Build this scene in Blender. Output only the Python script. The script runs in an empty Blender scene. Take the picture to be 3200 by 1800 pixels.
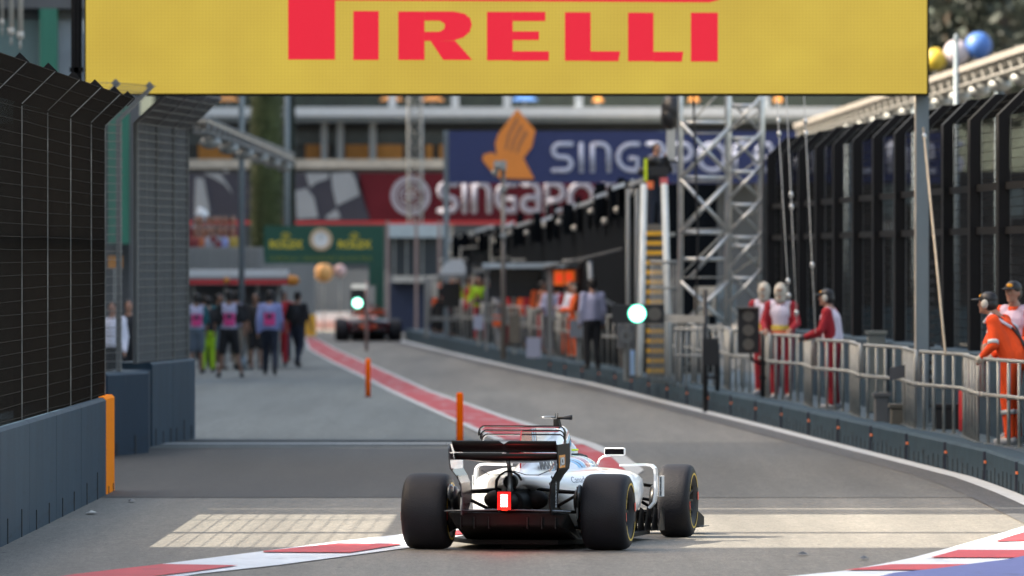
import bpy, bmesh, math, random
from mathutils import Vector, Matrix, Euler
R = math.radians
random.seed(7)
SC = bpy.context.scene
COL = SC.collection

# ------------------------------------------------------------------ camera, sky, sun, exposure
CAMH = 2.58          # lens height (m)
F = 26667.0          # focal length in photo pixels (300 mm on a 36 mm sensor, 3200 px wide)
HY = 800.0           # horizon row in the photo
cam = bpy.data.cameras.new('camera'); camo = bpy.data.objects.new('camera', cam); COL.objects.link(camo)
camo.location = (0, 0, CAMH); camo.rotation_euler = (R(90) - math.atan(100 / F), 0, 0)
cam.lens = 300; cam.sensor_width = 36; cam.clip_start = 1; cam.clip_end = 3000
cam.dof.use_dof = True; cam.dof.focus_distance = 79; cam.dof.aperture_fstop = 3.4; cam.dof.aperture_blades = 0
SC.camera = camo
SUN_EL = 38
w = bpy.data.worlds.new('World'); SC.world = w; w.use_nodes = True
wn = w.node_tree.nodes; wl = w.node_tree.links
sky = wn.new('ShaderNodeTexSky'); sky.sky_type = 'NISHITA'; sky.sun_disc = False
sky.sun_elevation = R(SUN_EL); sky.sun_rotation = R(-90); sky.air_density = 1.0; sky.dust_density = 5.0; sky.ozone_density = 0.2
tint = wn.new('ShaderNodeMix'); tint.data_type = 'RGBA'; tint.blend_type = 'MULTIPLY'; tint.inputs[0].default_value = 1; tint.inputs[7].default_value = (1.08, 1.0, 0.87, 1)
wl.new(sky.outputs[0], tint.inputs[6]); wl.new(tint.outputs[2], wn['Background'].inputs[0]); wn['Background'].inputs[1].default_value = 0.15
sl = bpy.data.lights.new('sun', 'SUN'); sl.energy = 4.2; sl.angle = R(0.5); sl.color = (1.0, 0.91, 0.77)
so = bpy.data.objects.new('sun', sl); COL.objects.link(so); so.rotation_euler = (0, R(-(90 - SUN_EL)), 0)
SC.view_settings.view_transform = 'Standard'; SC.view_settings.look = 'None'
SC.view_settings.exposure = 1.85; SC.view_settings.gamma = 1; SC.view_settings.use_curve_mapping = False
SC.cycles.max_bounces = 6; SC.cycles.diffuse_bounces = 3; SC.cycles.glossy_bounces = 3; SC.cycles.transparent_max_bounces = 12

# ------------------------------------------------------------------ measuring helpers
def s_(Y): return F / Y
def P(px, py, Y):
    s = F / Y
    return Vector(((px - 1600) / s, Y, CAMH - (py - HY) / s))
def G(px, py, z=0.0):
    Y = F * (CAMH - z) / (py - HY)
    return Vector(((px - 1600) * Y / F, Y, z))
def XZ(px, py, Y):
    p = P(px, py, Y); return (p.x, p.z)

# ------------------------------------------------------------------ materials
MC = {}
def mat(name, col, rough=0.6, metal=0.0, var=0.12, scale=3.0, bump=0.0, bscale=None, emit=None, estr=0.0, stretch=(1,1,1), coat=0.0, spec=0.5, var2=0.0):
    if name in MC: return MC[name]
    m = bpy.data.materials.new(name); m.use_nodes = True; MC[name] = m
    nt = m.node_tree; n = nt.nodes; l = nt.links
    b = n['Principled BSDF']
    b.inputs['Roughness'].default_value = rough; b.inputs['Metallic'].default_value = metal
    b.inputs['Specular IOR Level'].default_value = spec
    b.inputs['Coat Weight'].default_value = coat
    tc = n.new('ShaderNodeTexCoord'); mp = n.new('ShaderNodeMapping'); mp.inputs['Scale'].default_value = stretch
    l.new(tc.outputs['Object'], mp.inputs[0])
    nz = n.new('ShaderNodeTexNoise'); nz.inputs['Scale'].default_value = scale; nz.inputs['Detail'].default_value = 6; nz.inputs['Roughness'].default_value = 0.6
    l.new(mp.outputs[0], nz.inputs['Vector'])
    mr = n.new('ShaderNodeMapRange'); mr.inputs[1].default_value = 0.25; mr.inputs[2].default_value = 0.75
    mr.inputs[3].default_value = 1 - var; mr.inputs[4].default_value = 1 + var
    l.new(nz.outputs[0], mr.inputs[0])
    mx = n.new('ShaderNodeMix'); mx.data_type = 'RGBA'; mx.blend_type = 'MULTIPLY'; mx.inputs[0].default_value = 1
    mx.inputs[6].default_value = (*col, 1); l.new(mr.outputs[0], mx.inputs[7])
    out = mx.outputs[2]
    if var2:
        nz2 = n.new('ShaderNodeTexNoise'); nz2.inputs['Scale'].default_value = scale * 0.13; nz2.inputs['Detail'].default_value = 4
        l.new(mp.outputs[0], nz2.inputs['Vector'])
        mr2 = n.new('ShaderNodeMapRange'); mr2.inputs[1].default_value = 0.3; mr2.inputs[2].default_value = 0.7
        mr2.inputs[3].default_value = 1 - var2; mr2.inputs[4].default_value = 1 + var2
        l.new(nz2.outputs[0], mr2.inputs[0])
        mx2 = n.new('ShaderNodeMix'); mx2.data_type = 'RGBA'; mx2.blend_type = 'MULTIPLY'; mx2.inputs[0].default_value = 1
        l.new(out, mx2.inputs[6]); l.new(mr2.outputs[0], mx2.inputs[7]); out = mx2.outputs[2]
    l.new(out, b.inputs['Base Color'])
    if bump:
        bn = n.new('ShaderNodeTexNoise'); bn.inputs['Scale'].default_value = bscale or scale * 8; bn.inputs['Detail'].default_value = 5
        l.new(tc.outputs['Object'], bn.inputs['Vector'])
        bp = n.new('ShaderNodeBump'); bp.inputs['Strength'].default_value = bump; bp.inputs['Distance'].default_value = 0.02
        l.new(bn.outputs[0], bp.inputs['Height']); l.new(bp.outputs[0], b.inputs['Normal'])
    if emit:
        b.inputs['Emission Color'].default_value = (*emit, 1); b.inputs['Emission Strength'].default_value = estr
    return m

def scuff(m, amt=.55):
    nt = m.node_tree; n = nt.nodes; l = nt.links; b = n['Principled BSDF']; src = b.inputs['Base Color'].links[0].from_socket
    tc = n.new('ShaderNodeTexCoord'); out = src
    for st, sc, lo, hi, col in (((1, .35, 4.5), 1.6, .60, .70, (.018, .018, .02)), ((1, 3, .5), 3.0, .64, .72, (.10, .12, .13)), ((1, 1.2, 1.2), 7, .66, .70, (.03, .03, .03))):
        mp = n.new('ShaderNodeMapping'); mp.inputs['Scale'].default_value = st; l.new(tc.outputs['Object'], mp.inputs[0])
        z = n.new('ShaderNodeTexNoise'); z.inputs['Scale'].default_value = sc; z.inputs['Detail'].default_value = 7; z.inputs['Roughness'].default_value = .65; l.new(mp.outputs[0], z.inputs['Vector'])
        r_ = n.new('ShaderNodeMapRange'); r_.inputs[1].default_value = lo; r_.inputs[2].default_value = hi; r_.inputs[4].default_value = amt; l.new(z.outputs[0], r_.inputs[0])
        x = n.new('ShaderNodeMix'); x.data_type = 'RGBA'; l.new(r_.outputs[0], x.inputs[0]); l.new(out, x.inputs[6]); x.inputs[7].default_value = (*col, 1); out = x.outputs[2]
    l.new(out, b.inputs['Base Color'])
def srgb(r, g, b, k=1.0):
    f = lambda c: ((c / 255 + 0.055) / 1.055) ** 2.4 if c > 10 else c / 255 / 12.92
    return (f(r) * k, f(g) * k, f(b) * k)

M = {}
M['wall'] = mat('barrier_paint', (0.031, 0.056, 0.082), 0.6, spec=.10, var=0.14, scale=2.2, bump=0.15, bscale=60, stretch=(1, 1, 0.35), var2=0.12)
M['wall_dark'] = mat('slot_dark', (0.012, 0.016, 0.02), 0.8)
M['walk'] = mat('walkway_paint', (0.040, 0.072, 0.098), 0.6, var=0.15, scale=2)
M['orange'] = mat('orange_paint', (1.0, 0.26, 0.004), 0.7, var=0.05, spec=.05)
M['bollard'] = mat('bollard_orange', (1.0, 0.15, 0.002), 0.7, spec=.05, var=0.04)
M['fence_black'] = mat('fence_black', (0.008, 0.008, 0.009), 0.6, 0, spec=.12)
M['fence_wire'] = mat('fence_wire', (0.005, 0.005, 0.005), 0.7, 0, spec=.05)
M['fence_brown'] = mat('fence_wire_brownish', (0.013, 0.0115, 0.010), 0.7, 0, spec=.05)
M['fence_grey'] = mat('fence_grey', (0.16, 0.17, 0.175), 0.45, 0.6)
M['fence_grey_dull'] = mat('fence_grey_dull', (0.10, 0.11, 0.115), 0.6, 0.3)
M['galv'] = mat('galvanised_steel', (0.30, 0.31, 0.30), 0.55, 0.35, var=0.2, scale=9)
M['alu'] = mat('aluminium', (0.55, 0.56, 0.55), 0.32, 0.75, var=0.15, scale=6)
M['pole'] = mat('grey_pole', (0.17, 0.21, 0.235), 0.45, 0.2, var=0.12, stretch=(1, 1, .3))
M['black'] = mat('black_plastic', (0.012, 0.012, 0.014), 0.45)
M['screen'] = mat('black_screen_cloth', (0.0045, 0.006, 0.008), 0.9, spec=.05, var=0.35, scale=2.5, stretch=(1.5, 1.5, .15))
M['white'] = mat('white_paint', (0.55, 0.58, 0.60), 0.45, var=0.08)
M['offwhite'] = mat('offwhite', (0.5, 0.48, 0.43), 0.6, var=0.15)
M['concrete'] = mat('concrete', (0.24, 0.25, 0.25), 0.8, var=0.15, scale=1.2, stretch=(1, 1, .3), var2=.15)
M['concrete_d'] = mat('concrete_dark', (0.11, 0.115, 0.12), 0.8, var=0.2, scale=1.2, stretch=(1, 1, .4))
M['glass_d'] = mat('dark_glass', (0.03, 0.04, 0.05), 0.3, var=0.3, scale=.5)
M['teal'] = mat('pale_teal_panel', (0.16, 0.25, 0.25), 0.35, var=0.15, scale=.6)
M['green_col'] = mat('green_cladding', (0.03, 0.18, 0.12), 0.5, var=0.15, stretch=(4, 4, .2))
M['moss'] = mat('moss', (0.042, 0.055, 0.018), 0.95, var=0.45, scale=3, bump=.6, bscale=14, stretch=(1, 1, .35))
M['leaf'] = mat('ivy_leaf', (0.045, 0.07, 0.02), 0.6, var=.4, scale=3)
M['leaf_d'] = mat('dark_leaf', (0.018, 0.027, 0.018), 0.6, var=.4, scale=2)
M['bark'] = mat('bark', (0.07, 0.055, 0.04), 0.9, var=.3)
M['orange_panel'] = mat('amber_panel', (0.50, 0.20, 0.025), 0.5, var=.12)
M['cream'] = mat('cream_panel', (0.5, 0.44, 0.36), 0.6, var=.25, scale=2)
M['navy'] = mat('navy_sign', (0.013, 0.024, 0.105), 0.5, var=.06)
M['darkred'] = mat('crimson_banner', (0.085, 0.011, 0.018), 0.7, spec=.1, var=.2, scale=.5)
M['ink'] = mat('dark_banner', (0.022, 0.024, 0.042), 0.6)
M['silver'] = mat('silver_banner', (0.22, 0.25, 0.29), 0.6, var=.12, scale=.6)
M['letter_w'] = mat('pale_lettering', (0.40, 0.43, 0.55), 0.5, var=.03)
M['letter_dim'] = mat('dim_lettering', (0.26, 0.26, 0.32), .6, var=.05)
M['bird'] = mat('amber_emblem', (0.68, 0.22, 0.03), 0.5, var=.05)
M['bird_d'] = mat('amber_emblem_groove', (0.30, 0.12, 0.05), 0.5, var=.05)
M['clockgreen'] = mat('green_sign', (0.005, 0.070, 0.045), 0.4, var=.05)
M['gold'] = mat('gold_lettering', (0.62, 0.50, 0.03), 0.5)
M['goldrim'] = mat('gold_rim', (0.62, 0.46, 0.3), 0.35, .3)
M['face'] = mat('clock_face', (0.75, 0.76, 0.76), 0.4)
M['red'] = mat('red_fascia', (0.42, 0.02, 0.025), 0.5, var=.15)
M['yellow'] = mat('yellow_paint', (0.75, 0.42, 0.03), 0.5)
M['skin'] = mat('skin', (0.36, 0.19, 0.13), 0.5, var=.05)
M['skin_d'] = mat('skin_tan', (0.22, 0.12, 0.08), 0.5, var=.05)
M['hair'] = mat('dark_hair', (0.012, 0.01, 0.009), 0.6)
M['glow_green'] = mat('green_lamp_lit', (0.1, .9, .6), .3, emit=(0.12, 1.0, 0.62), estr=.8)
M['glow_core'] = mat('green_lamp_core', (0.8, 1, .95), .3, emit=(0.75, 1.0, 0.93), estr=1.6)
M['lens_off'] = mat('lamp_lens_off', (0.11, 0.10, 0.085), 0.35)
M['glow_red'] = mat('rain_light_lit', (.25, .0, .0), .3, emit=(1.0, 0.006, 0.005), estr=.34)
M['glow_redcore'] = mat('rain_light_core', (1, .6, .6), .3, emit=(1.0, 0.30, 0.27), estr=2.2)
M['asphalt'] = None
M['rope'] = mat('rope', (0.42, 0.36, 0.27), .8)
M['reflector'] = mat('orange_reflector', (0.95, 0.22, 0.05), .3, emit=(1, .2, .04), estr=.0)

def ground_mat(name, base, tint, dark):
    m = bpy.data.materials.new(name); m.use_nodes = True
    nt = m.node_tree; n = nt.nodes; l = nt.links; b = n['Principled BSDF']
    tc = n.new('ShaderNodeTexCoord')
    def noise(scale, detail, st=(1, 1, 1), rough=.6):
        mp = n.new('ShaderNodeMapping'); mp.inputs['Scale'].default_value = st; l.new(tc.outputs['Object'], mp.inputs[0])
        z = n.new('ShaderNodeTexNoise'); z.inputs['Scale'].default_value = scale; z.inputs['Detail'].default_value = detail; z.inputs['Roughness'].default_value = rough
        l.new(mp.outputs[0], z.inputs['Vector']); return z.outputs[0]
    def rng(v, a, c, lo, hi):
        r = n.new('ShaderNodeMapRange'); r.inputs[1].default_value = a; r.inputs[2].default_value = c; r.inputs[3].default_value = lo; r.inputs[4].default_value = hi
        l.new(v, r.inputs[0]); return r.outputs[0]
    def mix(mode, a, c, fac=1.0):
        x = n.new('ShaderNodeMix'); x.data_type = 'RGBA'; x.blend_type = mode
        if hasattr(fac, 'links'): l.new(fac, x.inputs[0])
        else: x.inputs[0].default_value = fac
        for v, k in ((a, 6), (c, 7)):
            if hasattr(v, 'links'): l.new(v, x.inputs[k])
            else: x.inputs[k].default_value = (*v, 1)
        return x.outputs[2]
    c = mix('MIX', base, tint, rng(noise(.12, 3, (1, .25, 1)), .35, .65, 0, 1))
    c = mix('MULTIPLY', c, rng(noise(.55, 5, (1.9, .07, 1)), .32, .68, .74, 1.16))      # tyre-worn streaks along the lane
    c = mix('MULTIPLY', c, rng(noise(70, 3, (1, .4, 1), .75), .28, .72, .55, 1.45))
    c = mix('MULTIPLY', c, rng(noise(26, 3, (1, .14, 1), .7), .3, .7, .80, 1.20))
    c = mix('MULTIPLY', c, rng(noise(9, 4, (1, .10, 1), .7), .3, .7, .90, 1.10))          # aggregate
    c = mix('MULTIPLY', c, rng(noise(9, 4, (1, .3, 1), .7), .3, .7, .88, 1.12))
    vo = n.new('ShaderNodeTexVoronoi'); vo.inputs['Scale'].default_value = 1.3; mpv = n.new('ShaderNodeMapping'); mpv.inputs['Scale'].default_value = (1.4, .5, 1)
    l.new(tc.outputs['Object'], mpv.inputs[0]); l.new(mpv.outputs[0], vo.inputs['Vector'])
    spot = rng(vo.outputs['Distance'], .03, .055, 1, 0)
    c = mix('MIX', c, dark, spot)
    l.new(c, b.inputs['Base Color'])
    b.inputs['Roughness'].default_value = .72; b.inputs['Specular IOR Level'].default_value = .45
    bp = n.new('ShaderNodeBump'); bp.inputs['Strength'].default_value = .55; bp.inputs['Distance'].default_value = .012
    l.new(noise(45, 4), bp.inputs['Height']); l.new(bp.outputs[0], b.inputs['Normal'])
    return m
M['asphalt'] = ground_mat('asphalt', (0.150, 0.140, 0.120), (0.170, 0.159, 0.134), (0.03, 0.03, 0.03))
M['bluegrey'] = ground_mat('painted_asphalt_bluegrey', (0.110, 0.124, 0.119), (0.126, 0.139, 0.130), (0.05, 0.06, 0.06))
M['paint_w'] = mat('road_paint_white', (0.56, 0.60, 0.64), .6, var=.14, scale=6, var2=.08, bump=.2, bscale=45)
M['paint_r'] = mat('road_paint_red', (0.42, 0.024, 0.030), .6, var=.16, scale=6, var2=.1, bump=.2, bscale=45)
M['paint_b'] = mat('road_paint_blue', (0.07, 0.087, 0.27), .6, var=.14, scale=6, bump=.2, bscale=45)
M['paint_edge'] = mat('road_paint_grey_white', (0.43, 0.44, 0.43), .7, var=.25, scale=4)
def worn_red():
    m = bpy.data.materials.new('road_paint_red_worn'); m.use_nodes = True
    nt = m.node_tree; n = nt.nodes; l = nt.links; b = n['Principled BSDF']
    tc = n.new('ShaderNodeTexCoord'); mp = n.new('ShaderNodeMapping'); mp.inputs['Scale'].default_value = (1.6, .22, 1); mp.inputs['Rotation'].default_value = (0, 0, R(-3))
    l.new(tc.outputs['Object'], mp.inputs[0])
    z = n.new('ShaderNodeTexNoise'); z.inputs['Scale'].default_value = 1.6; z.inputs['Detail'].default_value = 5; l.new(mp.outputs[0], z.inputs['Vector'])
    rp = n.new('ShaderNodeValToRGB'); e = rp.color_ramp.elements
    e[0].position = .5; e[0].color = (0.38, 0.030, 0.038, 1); e[1].position = .66; e[1].color = (0.38, 0.18, 0.19, 1)
    l.new(z.outputs[0], rp.inputs[0]); l.new(rp.outputs[0], b.inputs['Base Color']); b.inputs['Roughness'].default_value = .75
    return m
M['paint_rw'] = worn_red()
DIRTY = ('paint_w', 'paint_r', 'paint_b')

# ------------------------------------------------------------------ objects
for k_ in DIRTY: scuff(M[k_], .38)
W = {}   # world origin of each thing / part
def tag(o, label=None, cat=None, group=None, kind=None):
    if label: o['label'] = label
    if cat: o['category'] = cat
    if group: o['group'] = group
    if kind: o['kind'] = kind
    return o
def thing(name, label, cat, loc=(0, 0, 0), rz=0, group=None):
    o = bpy.data.objects.new(name, None); COL.objects.link(o); o.empty_display_size = .2
    o.location = loc; o.rotation_euler = (0, 0, rz); W[o.name] = Vector(loc)
    return tag(o, label, cat, group)
def copy_tree(o, parent=None):
    c = o.copy(); COL.objects.link(c); c.parent = parent
    for ch in list(o.children): copy_tree(ch, c)
    return c
def link(name, me, parent=None, loc=None):
    o = bpy.data.objects.new(name, me); COL.objects.link(o)
    if parent is not None: o.parent = parent; W[o.name] = W.get(parent.name, Vector((0, 0, 0))).copy()
    elif loc is not None: o.location = loc; W[o.name] = Vector(loc)
    else: W[o.name] = Vector((0, 0, 0))
    return o

class MB:
    def __init__(s): s.v = []; s.f = []; s.m = []; s.mi = 0; s.sm = []
    def add(s, vs, fs, smooth=False):
        o = len(s.v); s.v += [Vector(p) for p in vs]
        for f in fs: s.f.append([i + o for i in f]); s.m.append(s.mi); s.sm.append(smooth)
        return s
    def box(s, a, b):
        x0, x1 = sorted((a[0], b[0])); y0, y1 = sorted((a[1], b[1])); z0, z1 = sorted((a[2], b[2]))
        return s.add([(x0,y0,z0),(x1,y0,z0),(x1,y1,z0),(x0,y1,z0),(x0,y0,z1),(x1,y0,z1),(x1,y1,z1),(x0,y1,z1)],
              [(0,3,2,1),(4,5,6,7),(0,1,5,4),(1,2,6,5),(2,3,7,6),(3,0,4,7)])
    def hexa(s, q0, q1):   # two quads (lists of 4 points), bottom then top, both counter-clockwise from above
        return s.add(list(q0) + list(q1), [(3,2,1,0),(4,5,6,7),(0,1,5,4),(1,2,6,5),(2,3,7,6),(3,0,4,7)])
    def bar(s, p0, p1, wd, hd=None):
        p0, p1 = Vector(p0), Vector(p1); d = (p1 - p0).normalized(); hd = hd or wd
        up = Vector((0, 0, 1)) if abs(d.z) < .95 else Vector((0, 1, 0))
        a = d.cross(up).normalized() * wd / 2; b = a.cross(d).normalized() * hd / 2
        return s.add([p0-a-b, p0+a-b, p0+a+b, p0-a+b, p1-a-b, p1+a-b, p1+a+b, p1-a+b],
              [(0,1,2,3),(7,6,5,4),(0,4,5,1),(1,5,6,2),(2,6,7,3),(3,7,4,0)])
    def tube(s, pts, r, n=8, cap=True, flat=None):
        pts = [Vector(p) for p in pts]; rs = r if isinstance(r, (list, tuple)) else [r] * len(pts)
        rings = []; prev = None
        for i, p in enumerate(pts):
            if i == 0: d = pts[1] - p
            elif i == len(pts) - 1: d = p - pts[i-1]
            else: d = (pts[i+1] - p).normalized() + (p - pts[i-1]).normalized()
            d = d.normalized() if d.length > 1e-9 else Vector((0, 0, 1))
            if prev is None:
                up = Vector((0, 0, 1)) if abs(d.z) < .9 else Vector((1, 0, 0))
                a = d.cross(up).normalized()
            else: a = (prev - d * prev.dot(d)).normalized()
            prev = a; b = d.cross(a)
            ring = []
            for k in range(n):
                t = 2 * math.pi * k / n; q = a * math.cos(t) * rs[i] + b * math.sin(t) * rs[i]
                if flat: q = Vector((q.x * flat[0], q.y * flat[1], q.z * flat[2]))
                ring.append(p + q)
            rings.append(ring)
        vs = [q for ring in rings for q in ring]; fs = []
        for i in range(len(pts) - 1):
            for k in range(n):
                k2 = (k + 1) % n; fs.append((i*n+k, i*n+k2, (i+1)*n+k2, (i+1)*n+k))
        if cap: fs.append(tuple(range(n-1, -1, -1))); fs.append(tuple((len(pts)-1)*n + k for k in range(n)))
        return s.add(vs, fs, True)
    def ball(s, c, r, n=10, m=7, top=None):
        r = r if isinstance(r, (tuple, list)) else (r, r, r); c = Vector(c)
        vs = [c + Vector((0, 0, -r[2]))]; fs = []
        for j in range(1, m):
            t = -math.pi/2 + math.pi * j / m
            for k in range(n):
                a = 2 * math.pi * k / n; vs.append(c + Vector((r[0]*math.cos(t)*math.cos(a), r[1]*math.cos(t)*math.sin(a), r[2]*math.sin(t))))
        vs.append(c + Vector((0, 0, r[2])))
        for k in range(n):
            k2 = (k+1) % n; fs.append((0, 1+k2, 1+k)); fs.append((len(vs)-1, 1+(m-2)*n+k, 1+(m-2)*n+k2))
            for j in range(m-2): fs.append((1+j*n+k, 1+j*n+k2, 1+(j+1)*n+k2, 1+(j+1)*n+k))
        return s.add(vs, fs, True)
    def prism(s, poly, y0, y1):      # polygon in (x,z), extruded along y
        n = len(poly); vs = [(p[0], y0, p[1]) for p in poly] + [(p[0], y1, p[1]) for p in poly]
        fs = [tuple(range(n)), tuple(range(2*n-1, n-1, -1))]
        for k in range(n): k2 = (k+1) % n; fs.append((k2, k, n+k, n+k2))
        return s.add(vs, fs)
    def disc(s, c, r, y0, y1, n=32, r2=0):  # disc / ring facing -y
        if r2 <= 0: return s.prism([(c[0]+r*math.cos(2*math.pi*k/n), c[1]+r*math.sin(2*math.pi*k/n)) for k in range(n)], y0, y1)
        vs = []; fs = []
        for rr, yy in ((r, y0), (r2, y0), (r2, y1), (r, y1)):
            vs += [(c[0]+rr*math.cos(2*math.pi*k/n), yy, c[1]+rr*math.sin(2*math.pi*k/n)) for k in range(n)]
        for j in range(4):
            for k in range(n): k2 = (k+1) % n; j2 = (j+1) % 4; fs.append((j*n+k, j*n+k2, j2*n+k2, j2*n+k))
        return s.add(vs, fs)
    def sheet(s, pts, z):
        return s.add([(p[0], p[1], z) for p in pts], [tuple(range(len(pts)))])
    def lathe_x(s, prof, n=48, x=1):  # profile list of (x, r) about the x axis
        vs = []; fs = []
        for (px, r) in prof:
            for k in range(n): a = 2*math.pi*k/n; vs.append((px*x, r*math.cos(a), r*math.sin(a)))
        for i in range(len(prof)-1):
            for k in range(n): k2 = (k+1) % n; fs.append((i*n+k, i*n+k2, (i+1)*n+k2, (i+1)*n+k))
        return s.add(vs, fs, True)
    def shift(s, d): s.v = [p + Vector(d) for p in s.v]; return s
    def build(s, name, mats, parent=None, world=True, loc=None, bevel=0, fixn=True):
        mats = mats if isinstance(mats, (list, tuple)) else [mats]
        off = Vector((0, 0, 0))
        if world:
            if parent is not None: off = W.get(parent.name, off)
            elif loc is not None: off = Vector(loc)
        me = bpy.data.meshes.new(name)
        me.from_pydata([tuple(p - off) for p in s.v], [], s.f)
        for m in mats: me.materials.append(m)
        me.polygons.foreach_set('material_index', s.m); me.polygons.foreach_set('use_smooth', s.sm)
        if fixn:
            bm = bmesh.new(); bm.from_mesh(me); bmesh.ops.recalc_face_normals(bm, faces=bm.faces); bm.to_mesh(me); bm.free()
        me.update()
        o = link(name, me, parent, loc)
        if bevel:
            bv = o.modifiers.new('bevel', 'BEVEL'); bv.width = bevel; bv.segments = 2; bv.limit_method = 'ANGLE'
        return o

ORD = ['first','second','third','fourth','fifth','sixth','seventh','eighth','ninth','tenth','eleventh','twelfth','thirteenth','fourteenth','fifteenth','sixteenth','seventeenth','eighteenth','nineteenth','twentieth']
def ordn(i):
    if i < 20: return ORD[i]
    t = {2: 'twenty', 3: 'thirty', 4: 'forty', 5: 'fifty'}[(i+1)//10]; u = (i+1) % 10
    return (t[:-1] + 'ieth') if u == 0 else t + '-' + ORD[u-1]

def text_mesh(txt, size, bold=0.0, depth=.002, align='CENTER', sx=1.0):
    cu = bpy.data.curves.new('lettering', 'FONT'); cu.body = txt; cu.size = size; cu.extrude = depth; cu.offset = bold
    cu.align_x = align; cu.align_y = 'CENTER'; cu.resolution_u = 3
    o = bpy.data.objects.new('lettering', cu); COL.objects.link(o)
    dg = bpy.context.evaluated_depsgraph_get(); me = bpy.data.meshes.new_from_object(o.evaluated_get(dg))
    bpy.data.objects.remove(o)
    for v in me.vertices: v.co.x *= sx
    return me
def text_part(name, txt, size, m, parent, loc, rot, bold=0, depth=.002, sx=1.0, align='CENTER'):
    me = text_mesh(txt, size, bold, depth, align, sx); me.materials.clear(); me.materials.append(m)
    o = bpy.data.objects.new(name, me); COL.objects.link(o); o.parent = parent
    o.location = loc; o.rotation_euler = rot; return o

# rounded stroke lettering used on the two big airline / grand prix boards (unit height, x right)
def arc(cx, cy, r, a0, a1, n=7, ry=None):
    ry = ry or r
    return [(cx + r*math.cos(R(a0+(a1-a0)*k/n)), cy + ry*math.sin(R(a0+(a1-a0)*k/n))) for k in range(n+1)]
GL = {
 'S': (.62, [[(.6,.93)] + arc(.24,.71,.22,90,270) + arc(.38,.27,.22,90,-90) + [(.02,.05)]]),
 'I': (.12, [[(.06,.05),(.06,.93)]]),
 'N': (.62, [[(.06,.05),(.06,.93)] , [(.06,.93)] + arc(.32,.67,.26,90,0) + [(.58,.05)]]),
 'G': (.66, [[(.66,.93)] + arc(.46,.49,.44,90,270) + [(.64,.05),(.64,.45),(.42,.45)]]),
 'A': (.62, [[(.08,.93)] + arc(.34,.67,.26,90,0) + [(.60,.05)] + arc(.26,.27,.22,270,90) + [(.60,.49)]]),
 'P': (.62, [[(.06,.05),(.06,.93)] + arc(.36,.66,.26,90,-90) + [(.06,.40)]]),
 'O': (.86, [arc(.43,.49,.42,0,360,20,.44)]),
 'R': (.44, [[(.06,.05),(.06,.70)] + arc(.30,.69,.24,180,90) + [(.44,.93)]]),
 'E': (.66, [[(.60,.05)] + arc(.46,.49,.44,270,90) + [(.56,.80),(.56,.49),(.05,.49)]]),
 'L': (.5, [[(.06,.93),(.06,.05),(.5,.05)]]),
 ' ': (.35, []),
}
def stroke_text(txt, x0, z0, h, wd, y, gap=.22, tk=.085, depth=.25):
    mb = MB(); x = x0
    for ch in txt:
        gw, strokes = GL[ch]
        for st in strokes:
            pts = [(x + p[0]*wd, y, z0 + p[1]*h) for p in st]
            mb.tube(pts, tk*h, 8, flat=(1, depth, 1))
            for q in (pts[0], pts[-1]): mb.ball(q, (tk*h, tk*h*depth, tk*h), 8, 6)
        x += (gw + gap) * wd
    return mb, x

# ------------------------------------------------------------------ ground and road markings
def sheet(name, pts, z, m, sub=0):
    mb = MB(); mb.sheet(pts, z*3); o = mb.build(name, m, fixn=False); o['kind'] = 'structure'; return o
def grid_ground():
    mb = MB(); xs = [-400, -60, -20, -8, 0, 8, 20, 60, 400]; ys = [-60, 20, 60, 80, 100, 140, 200, 300, 420, 900]
    vs = [(x, y, 0) for y in ys for x in xs]; n = len(xs)
    mb.add(vs, [(j*n+i, j*n+i+1, (j+1)*n+i+1, (j+1)*n+i) for j in range(len(ys)-1) for i in range(n-1)])
    o = mb.build('ground', M['asphalt'], fixn=False); o['kind'] = 'structure'
grid_ground()

def interp(pl, t):
    for i in range(len(pl)-1):
        if pl[i][0] <= t <= pl[i+1][0]:
            u = (t - pl[i][0]) / (pl[i+1][0] - pl[i][0]); return [pl[i][k]*(1-u) + pl[i+1][k]*u for k in range(len(pl[i]))]
    return list(pl[-1] if t > pl[-1][0] else pl[0])
def D(x, y): return G(x*1.2422, y*1.2422)
# strip between the painted run-off and the lane: (left outer, left inner, right inner, right outer) in ground points
strip = [ (D(766,851), D(771,851), D(789,851), D(795,851)), (D(775,880), D(786,880), D(836,880), D(848,880)),
          (D(832,912), D(850,912), D(905,912), D(922,912)), (D(905,948), D(928,948), D(985,948), D(1005,948)),
          (D(975,985), D(1003,985), D(1062,985), D(1088,985)), (D(1050,1020), D(1080,1020), D(1160,1020), D(1190,1020)),
          (D(1120,1052), D(1150,1052), D(1245,1052), D(1282,1052)), (D(1192,1085), D(1230,1085), D(1345,1085), D(1392,1085)),
          (D(1265,1118), D(1312,1118), D(1440,1118), D(1496,1118)), (D(1335,1150), D(1390,1150), D(1512,1150), D(1575,1150)),
          (D(1372,1185), D(1420,1185), D(1545,1185), D(1620,1185)), (D(1360,1230), D(1400,1230), D(1500,1230), D(1560,1230)),
          (D(1300,1272), D(1330,1272), D(1410,1272), D(1450,1272)) ]
def ribbon(name, a, b, z, m):
    mb = MB(); n = len(strip)
    vs = [(p[a].x, p[a].y, z*3) for p in strip] + [(p[b].x, p[b].y, z*3) for p in strip]
    mb.add(vs, [(i, i+1, n+i+1, n+i) for i in range(n-1)]); o = mb.build(name, m, fixn=False); o['kind'] = 'structure'
strip = [(a, b.lerp(a, .38), c.lerp(d, .38), d) for a, b, c, d in strip]
ribbon('lane_marking_left_edge', 0, 1, .005, M['paint_edge'])
ribbon('lane_marking_red', 1, 2, .004, M['paint_rw'])
ribbon('lane_marking_right_edge', 2, 3, .005, M['paint_edge'])
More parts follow.
